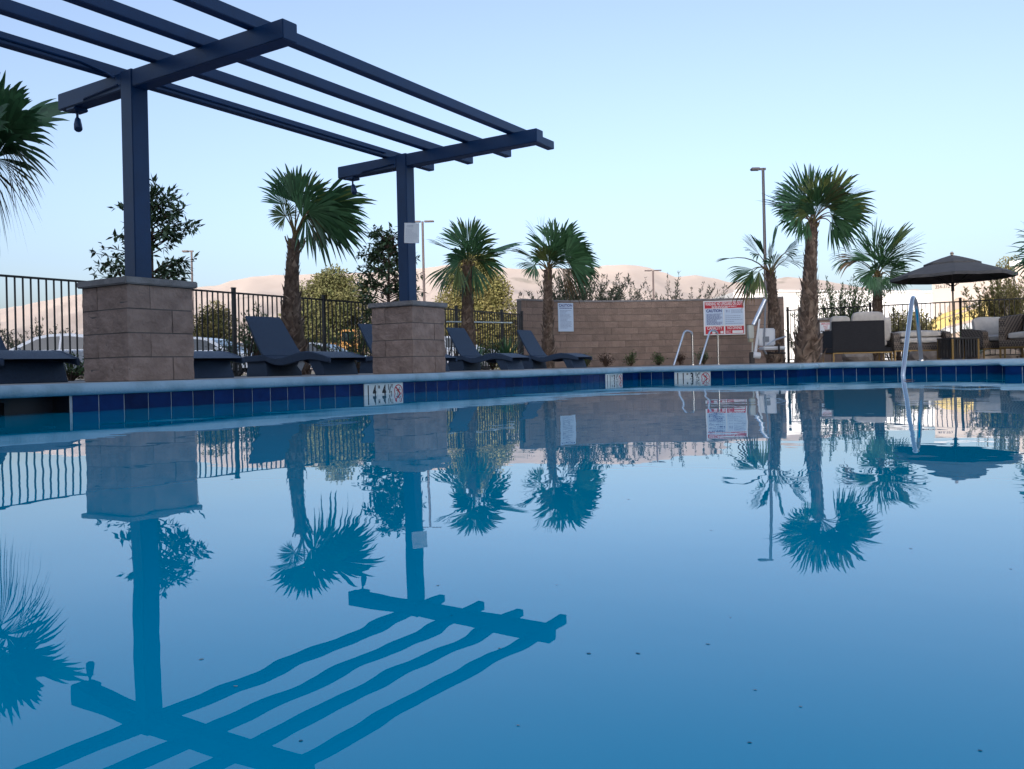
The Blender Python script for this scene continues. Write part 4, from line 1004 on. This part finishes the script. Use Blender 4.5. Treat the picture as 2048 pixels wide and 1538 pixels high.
car(G(490, 38.0, .11), YAW + R(5), M_dblue, 'dark blue car behind the white car')
car(G(640, 38.0, .06), YAW + R(-12), M_silver, 'silver car low behind the fence beside the leaning palm')
car(G(905, 36.0, .11), YAW + R(5), M_wcar, 'white car low behind the fence right of the far pier')

# ---------------------------------------------------------------- street lamps
M_pole = mat('lamp_pole_brown', (.085, .062, .056), .6); M_pold = mat('lamp_pole_dark', (.016, .014, .02), .5)
def street_lamp(px, ytop, Y, label, heads=2, r=.09, M_pole=M_pole):
    b0 = G(px, Y, .1); t = thing('street_lamp', label, 'street lamp', b0, YAW, 'parking lot lamp posts'); top = P(px, ytop, Y).z - .1
    b0 = P(px, ytop, Y); t.location = (b0.x, b0.y, .1)
    MB().tube([(0, 0, 0), (0, 0, .7), (0, 0, .7), (0, 0, top)], [r * 2.2, r * 2.2, r, r * .8], 10).build('pole', M_pole, t)
    if heads == 2: 
        for s in (-1, 1): MB().box((s * .42, 0, top), (.62, .3, .09)).build('lamp_head', M_pole, t, bevel=.02)
    else:
        MB().box((-.12, 0, top - .05), (.5, .1, .1)).build('arm', M_pole, t); MB().box((-.40, -.05, top - .06), (.42, .34, .12)).build('lamp_head', M_pole, t, bevel=.03)
street_lamp(845, 443, 55, 'double headed lamp post right of the far pergola post'); street_lamp(383, 501, 60, 'slim lamp post just right of the near pier', 1, .08); street_lamp(1306, 541, 75, 'double headed lamp post on the hills above the wall', 2, .1)
street_lamp(1526, 336, 42, 'tall lamp post above the sparse palm', 1, .085, M_pold)

# ---------------------------------------------------------------- far buildings
M_wwall = mat('white_warehouse_wall', (.80, .77, .72), .8, (.74, .71, .66), .3); M_beige = mat('beige_building_wall', (.50, .43, .36), .85, (.46, .395, .33), .2); M_tan = mat('tan_arch_recess', (.37, .29, .22), .85); M_roofm = mat('roof_edge', (.55, .53, .5), .8)
def vbox(t, name, m, p0, p1, z0, z1, dep, o0):   # wall slab from p0 to p1 (xy), thick dep behind
    d = (p1 - p0).normalized(); n_ = Vector((-d.y, d.x)) * dep; q = [p0, p1, p1 + n_, p0 + n_]
    return MB().prism([(v.x - o0.x, v.y - o0.y, z0) for v in q], (0, 0, z1 - z0)).build(name, m, t, fix=True)
A, B, Cw = G(1470, 90).xy, G(1880, 98).xy, G(1386, 108).xy
wh_ = thing('warehouse', 'long white sunlit warehouse beyond the fence', 'building', (A.x, A.y, .1)); zt_ = P(1470, 584, 90).z
dr_ = (B - A); MB().prism([(0, 0, 0), (dr_.x, dr_.y, 0), (dr_.x + (Cw - A).x, dr_.y + (Cw - A).y, 0), ((Cw - A).x, (Cw - A).y, 0)], (0, 0, zt_ - .1)).build('wall', M_wwall, wh_, fix=True)
n__ = Vector((dr_.y, -dr_.x)).normalized()
MB().prism([(0, 0, zt_ - .099), (dr_.x, dr_.y, zt_ - .099), (dr_.x * 1 + n__.x * .2, dr_.y + n__.y * .2, zt_ - .099), (n__.x * .2, n__.y * .2, zt_ - .099)], (0, 0, .25)).build('parapet', M_roofm, wh_, fix=True)
for k in range(5):
    q = dr_ * (.12 + .19 * k) + n__ * .03; e = dr_.normalized() * 1.6
    MB().prism([(q.x, q.y, .0), (q.x + 2 * e.x, q.y + 2 * e.y, .0), (q.x + 2 * e.x + n__.x * .04, q.y + 2 * e.y + n__.y * .04, .0), (q.x + n__.x * .04, q.y + n__.y * .04, .0)], (0, 0, 3.2)).build('loading_door', mat('door_grey', (.55, .54, .52), .7), wh_, fix=True)
b0_, b1_ = G(1868, 70).xy, G(2240, 62).xy
bb_ = thing('office_building', 'beige building numbered 354-372 behind the umbrella', 'building', (b0_.x, b0_.y, .1)); zb = P(1868, 562, 70).z
dv = b1_ - b0_; dl = dv.normalized(); nn = Vector((dl.y, -dl.x)); LB = dv.length
back = -nn * 18
MB().prism([(0, 0, 0), (dv.x, dv.y, 0), (dv.x + back.x, dv.y + back.y, 0), (back.x, back.y, 0)], (0, 0, zb - .1)).build('wall', M_beige, bb_, fix=True)
MB().prism([(nn.x * .15, nn.y * .15, zb - .099), (dv.x + nn.x * .15, dv.y + nn.y * .15, zb - .099), (dv.x - nn.x * .2, dv.y - nn.y * .2, zb - .099), (-nn.x * .2, -nn.y * .2, zb - .099)], (0, 0, .22)).build('parapet', M_roofm, bb_, fix=True)
def onb(s, z, off): v = dl * s + nn * off; return (v.x, v.y, z)
FB = frame(Vector(onb(0, 0, .03)), (dl.x, dl.y, 0), (0, 0, 1))
for (s0, s1, z1_) in ((1.1, 3.0, 4.9), (3.5, 4.9, 5.35), (5.6, 8.6, 5.1)):   # arched tan recesses
    pts = [(s0, 0), (s1, 0)] + [(s1 + (s0 - s1) * k / 8, z1_ - 1.2 + 1.2 * math.sin(math.pi * (.12 + .76 * k / 8))) for k in range(9)]
    MB().prism([onb(s, z, .02) for s, z in pts], tuple(nn.to_3d() * .03)).build('arch_panel', M_tan, bb_, fix=True)
text('354-372', .42, M_ink, FB @ Matrix.Translation((.78, zb - .62, .01)), bb_, name='building_number', sx=.8)
tv0 = dl * 6.0; tv1 = dl * LB; zt2 = P(2030, 532, 66).z
MB().prism([(tv0.x + nn.x * .5, tv0.y + nn.y * .5, 0), (tv1.x + nn.x * .5, tv1.y + nn.y * .5, 0), (tv1.x - nn.x * 9, tv1.y - nn.y * 9, 0), (tv0.x - nn.x * 9, tv0.y - nn.y * 9, 0)], (0, 0, zt2 - .1)).build('tower_wall', M_beige, bb_, fix=True)
MB().prism([(tv0.x + nn.x * .8 - dl.x * .3, tv0.y + nn.y * .8 - dl.y * .3, zt2 - .1), (tv1.x + nn.x * .8, tv1.y + nn.y * .8, zt2 - .1), (tv1.x - nn.x * 9, tv1.y - nn.y * 9, zt2 - .1), (tv0.x - nn.x * 9 - dl.x * .3, tv0.y - nn.y * 9 - dl.y * .3, zt2 - .1)], (0, 0, .35)).build('cornice', M_wwall, bb_, fix=True)

# ---------------------------------------------------------------- construction machines
M_yel = mat('machine_yellow', (.50, .38, .12), .6, (.42, .32, .10), 4); M_org = mat('machine_orange', (.62, .30, .03), .5, (.5, .24, .03), 4)
def excavator(px, Y, label, paint):
    o0 = G(px, Y, .1); t = thing('excavator', label, 'excavator', o0)
    def q(x, y, dy=0): return P(x, y, Y + dy) - o0
    thv = FWD * .42
    def slab(name, pts, m, th=.42, off=0): 
        return MB().prism([q(x, y) + FWD * off for x, y in pts], tuple(FWD * th)).build(name, m, t, fix=True)
    slab('boom', [(1842, 690), (1850, 668), (1866, 646), (1890, 636), (1940, 622), (1990, 606), (1998, 616), (1992, 628), (1940, 640), (1893, 652), (1876, 662), (1866, 694)], paint)
    slab('boom_rib', [(1868, 645), (1890, 634.5), (1925, 622), (1925, 616), (1888, 629), (1866, 641)], paint, .2, .1)
    slab('stick', [(1868, 668), (1896, 656), (1944, 645), (1968, 641), (1968, 650), (1944, 658), (1898, 668), (1876, 676)], mat('machine_grey', (.42, .42, .40), .5), .3, .05)
    MB().tube([q(1930, 617) + FWD * .2, q(1962, 607) + FWD * .2], .035, 8).build('cylinder_rod', M_steel, t); MB().tube([q(1888, 630) + FWD * .2, q(1934, 616) + FWD * .2], .07, 8).build('hydraulic_cylinder', paint, t)
    slab('mast', [(1976, 596), (1988, 594), (1992, 720), (1972, 720)], paint, .6, 0)
    slab('cab', [(1996, 650), (2032, 648), (2034, 706), (1994, 706)], paint, 1.2, 0); slab('cab_window', [(2000, 654), (2028, 653), (2029, 676), (2000, 676)], M_glass, .02, -.03)
    slab('track', [(1970, 708), (2050, 707), (2056, 716), (2050, 725), (1970, 726), (1964, 717)], M_tyre, .5, -.1); slab('track', [(1970, 708), (2050, 707), (2056, 716), (2050, 725), (1970, 726), (1964, 717)], M_tyre, .5, 1.4)
    rgt = (q(1940, 622) - q(1890, 636)).normalized(); c_ = (q(1921, 634.5) + q(1921, 634.5)) / 2 - FWD * .02; upv = (UP - rgt * rgt.z).normalized()
    text('KOBELCO', .27, M_ink, frame(c_, rgt, upv), t, sx=1.05, bold=.01)
excavator(1945, 44, 'yellow excavator arm behind the fence beneath the umbrella', M_yel)
ld = thing('loader', 'orange yellow construction loader glimpsed through the dark bush', 'loader', G(694, 48.5, .06), YAW)
MB().box((0, 0, 1.15), (1.7, 2.4, 1.1)).build('body', M_org, ld, bevel=.08); MB().box((.25, 0, 2.0), (.9, 1.6, .9)).build('cab', M_org, ld, bevel=.08); MB().box((.25, -.81, 2.05), (.7, .03, .55)).build('cab_window', M_glass, ld)
MB().prism([(-1.5, -1.1, .15), (-.85, -1.1, .3), (-.85, -1.1, 1.1), (-1.1, -1.1, .5), (-1.5, -1.1, .3)], (0, 2.2, 0)).build('bucket', M_org, ld, fix=True)
for sx in (-.55, .6):
    for sy in (-1.1, 1.1): MB().tube([(sx, sy - .15, .45), (sx, sy + .15, .45)], .45, 16).build('wheel', M_tyre, ld)

# ---------------------------------------------------------------- hotel behind the camera that shades the pool
hx = lambda X, Y: Vector(W(X, Y)).to_3d()
SX = 10.3 - 33.5 * math.tan(SUN_AZ)
hotel = thing('hotel_building', 'tall cream hotel block behind the pool casting the shade', 'building', hx(SX, -13))
HM = mat('hotel_stucco', (.42, .40, .37), .9, (.38, .36, .33), .5); o0 = hx(SX, -13); qv = [hx(SX, -13), hx(SX, -30), hx(SX - 60, -30), hx(SX - 60, -13)]
MB().prism([(v - o0) for v in qv], (0, 0, 17.2)).build('wall', HM, hotel, fix=True)
MB().prism([hx(SX + .3, -12.7) - o0 + UP * 17.2, hx(SX + .3, -30.3) - o0 + UP * 17.2, hx(SX - 60.3, -30.3) - o0 + UP * 17.2, hx(SX - 60.3, -12.7) - o0 + UP * 17.2], (0, 0, .5)).build('parapet', M_roofm, hotel, fix=True)

# ---------------------------------------------------------------- hills
RID = [(-500, 640), (-200, 628), (0, 618), (40, 612), (90, 602), (150, 590), (220, 582), (300, 577), (385, 575), (430, 572), (470, 561), (510, 553), (560, 550), (640, 548), (740, 545), (800, 540), (850, 536), (900, 530), (960, 533), (1003, 535), (1050, 538), (1120, 537), (1184, 535), (1219, 530), (1278, 530), (1301, 535),
       (1330, 545), (1357, 554), (1395, 550), (1430, 556), (1465, 565), (1510, 563), (1547, 559), (1578, 554), (1625, 557), (1680, 566), (1728, 575), (1780, 580), (1806, 582), (1837, 578), (1862, 585), (1950, 592), (2048, 596), (2300, 600), (2700, 610)]
def ridge_y(px):
    for (x0, y0), (x1, y1) in zip(RID, RID[1:]):
        if x0 <= px <= x1:
            u = (px - x0) / (x1 - x0); u = u * u * (3 - 2 * u) * .5 + u * .5; return y0 + (y1 - y0) * u
    return RID[-1][1]
def hill_mat():
    m = bpy.data.materials.new('dry_grass_hill'); m.use_nodes = True; n = m.node_tree.nodes; l = m.node_tree.links; b = n['Principled BSDF']; b.inputs['Roughness'].default_value = .95
    b.inputs['Specular IOR Level'].default_value = .1
    tc = n.new('ShaderNodeTexCoord')
    n1 = n.new('ShaderNodeTexNoise'); n1.inputs['Scale'].default_value = .012; n1.inputs['Detail'].default_value = 8; l.new(tc.outputs['Object'], n1.inputs['Vector'])
    mx = n.new('ShaderNodeMix'); mx.data_type = 'RGBA'; mx.inputs[6].default_value = (.41, .335, .275, 1); mx.inputs[7].default_value = (.49, .415, .35, 1); l.new(n1.outputs[0], mx.inputs[0])
    n2 = n.new('ShaderNodeTexNoise'); n2.inputs['Scale'].default_value = .0045; n2.inputs['Detail'].default_value = 7; n2.inputs['Roughness'].default_value = .62; l.new(tc.outputs['Object'], n2.inputs['Vector'])
    cr = n.new('ShaderNodeMapRange'); cr.inputs[1].default_value = .60; cr.inputs[2].default_value = .68; l.new(n2.outputs[0], cr.inputs[0])
    mu = n.new('ShaderNodeMath'); mu.operation = 'MULTIPLY'; mu.inputs[1].default_value = .62; l.new(cr.outputs[0], mu.inputs[0])
    m2 = n.new('ShaderNodeMix'); m2.data_type = 'RGBA'; l.new(mu.outputs[0], m2.inputs[0]); l.new(mx.outputs[2], m2.inputs[6]); m2.inputs[7].default_value = (.20, .185, .14, 1)
    l.new(m2.outputs[2], b.inputs['Base Color'])
    return m
hb = MB(); NX, NR = 420, 46
for r_ in range(NR + 1):
    u = r_ / NR
    for k in range(NX + 1):
        px = -450 + 3100 * k / NX; Yd = 3200 - 1500 * u if u <= .92 else 3200 - 1500 * .92 - 900 * (u - .92) / .08
        top = P(px, ridge_y(px), 3200); X = (px - 1024) / FPX * (3200 - 700 * u); x, y = W(X, Yd)
        hz = top.z * (1 - u ** .85) 
        fold = (noise.noise((X * .0042 + 3, Yd * .0012, 0)) * 62 + noise.noise((X * .011, Yd * .0028, 4)) * 26 + noise.noise((X * .03, Yd * .01, 8)) * 5) * min(1, u * 5) * max(0, 1 - u) ** .5
        hz += -abs(fold) * 1.0 + fold * .2 + noise.noise((X * .02, 0, 2)) * 3.0
        hb.v.append((x, y, max(-6, hz)))
for r_ in range(NR):
    for k in range(NX):
        a = r_ * (NX + 1) + k; hb.f.append((a, a + 1, a + NX + 2, a + NX + 1))
ho = hb.build('hills', hill_mat(), smooth=False, fix=False); tag(ho, kind='structure')
ho.data.shade_smooth()

# ---------------------------------------------------------------- floating specks and a leaf on the water
rs = random.Random(5); fl_ = MB(); fd = MB()
for k in range(36):
    px, py = rs.uniform(0, 2048), 790 + 740 * rs.random() ** 1.2
    dxx = px - 1024; b_ = -dxx * math.sin(ROLL) - (py - 735) * math.cos(ROLL)
    if b_ > -30: continue
    Yd = -CAMH * FPX / b_; c_ = P(px, py, Yd); c_.z = .0012
    if not (XL + .05 < c_.x < XR - .1 and c_.y < YF - .05): continue
    sz = rs.uniform(.0010, .0026) * (Yd ** .5); a = rs.uniform(0, 3.14)
    n_ = 5; q = [(c_.x + sz * rs.uniform(.6, 1.2) * math.cos(a + 2 * math.pi * j / n_), c_.y + sz * rs.uniform(.5, 1) * math.sin(a + 2 * math.pi * j / n_), .0003) for j in range(n_)]
    (fl_ if k % 3 else fd).poly(q)
tag(fl_.build('floating_dust', mat('dust_grey', (.25, .40, .46), .8)), 'tiny pale specks of dust floating on the pool', 'debris', kind='stuff')
tag(fd.build('floating_debris', mat('debris_dark', (.04, .16, .24), .8)), 'tiny dark specks of plant debris floating on the pool', 'debris', kind='stuff')
lv = MB(); c_ = P(1817, 765, 7.4); c_.z = .003
lv.poly([(c_.x - .05, c_.y, .003), (c_.x - .01, c_.y + .025, .012), (c_.x + .055, c_.y + .01, .004), (c_.x + .01, c_.y - .02, .004)])
tag(lv.build('fallen_leaf', mat('leaf_brown', (.16, .06, .03), .7)), 'brown fallen leaf floating beside the steel handrail', 'leaf')
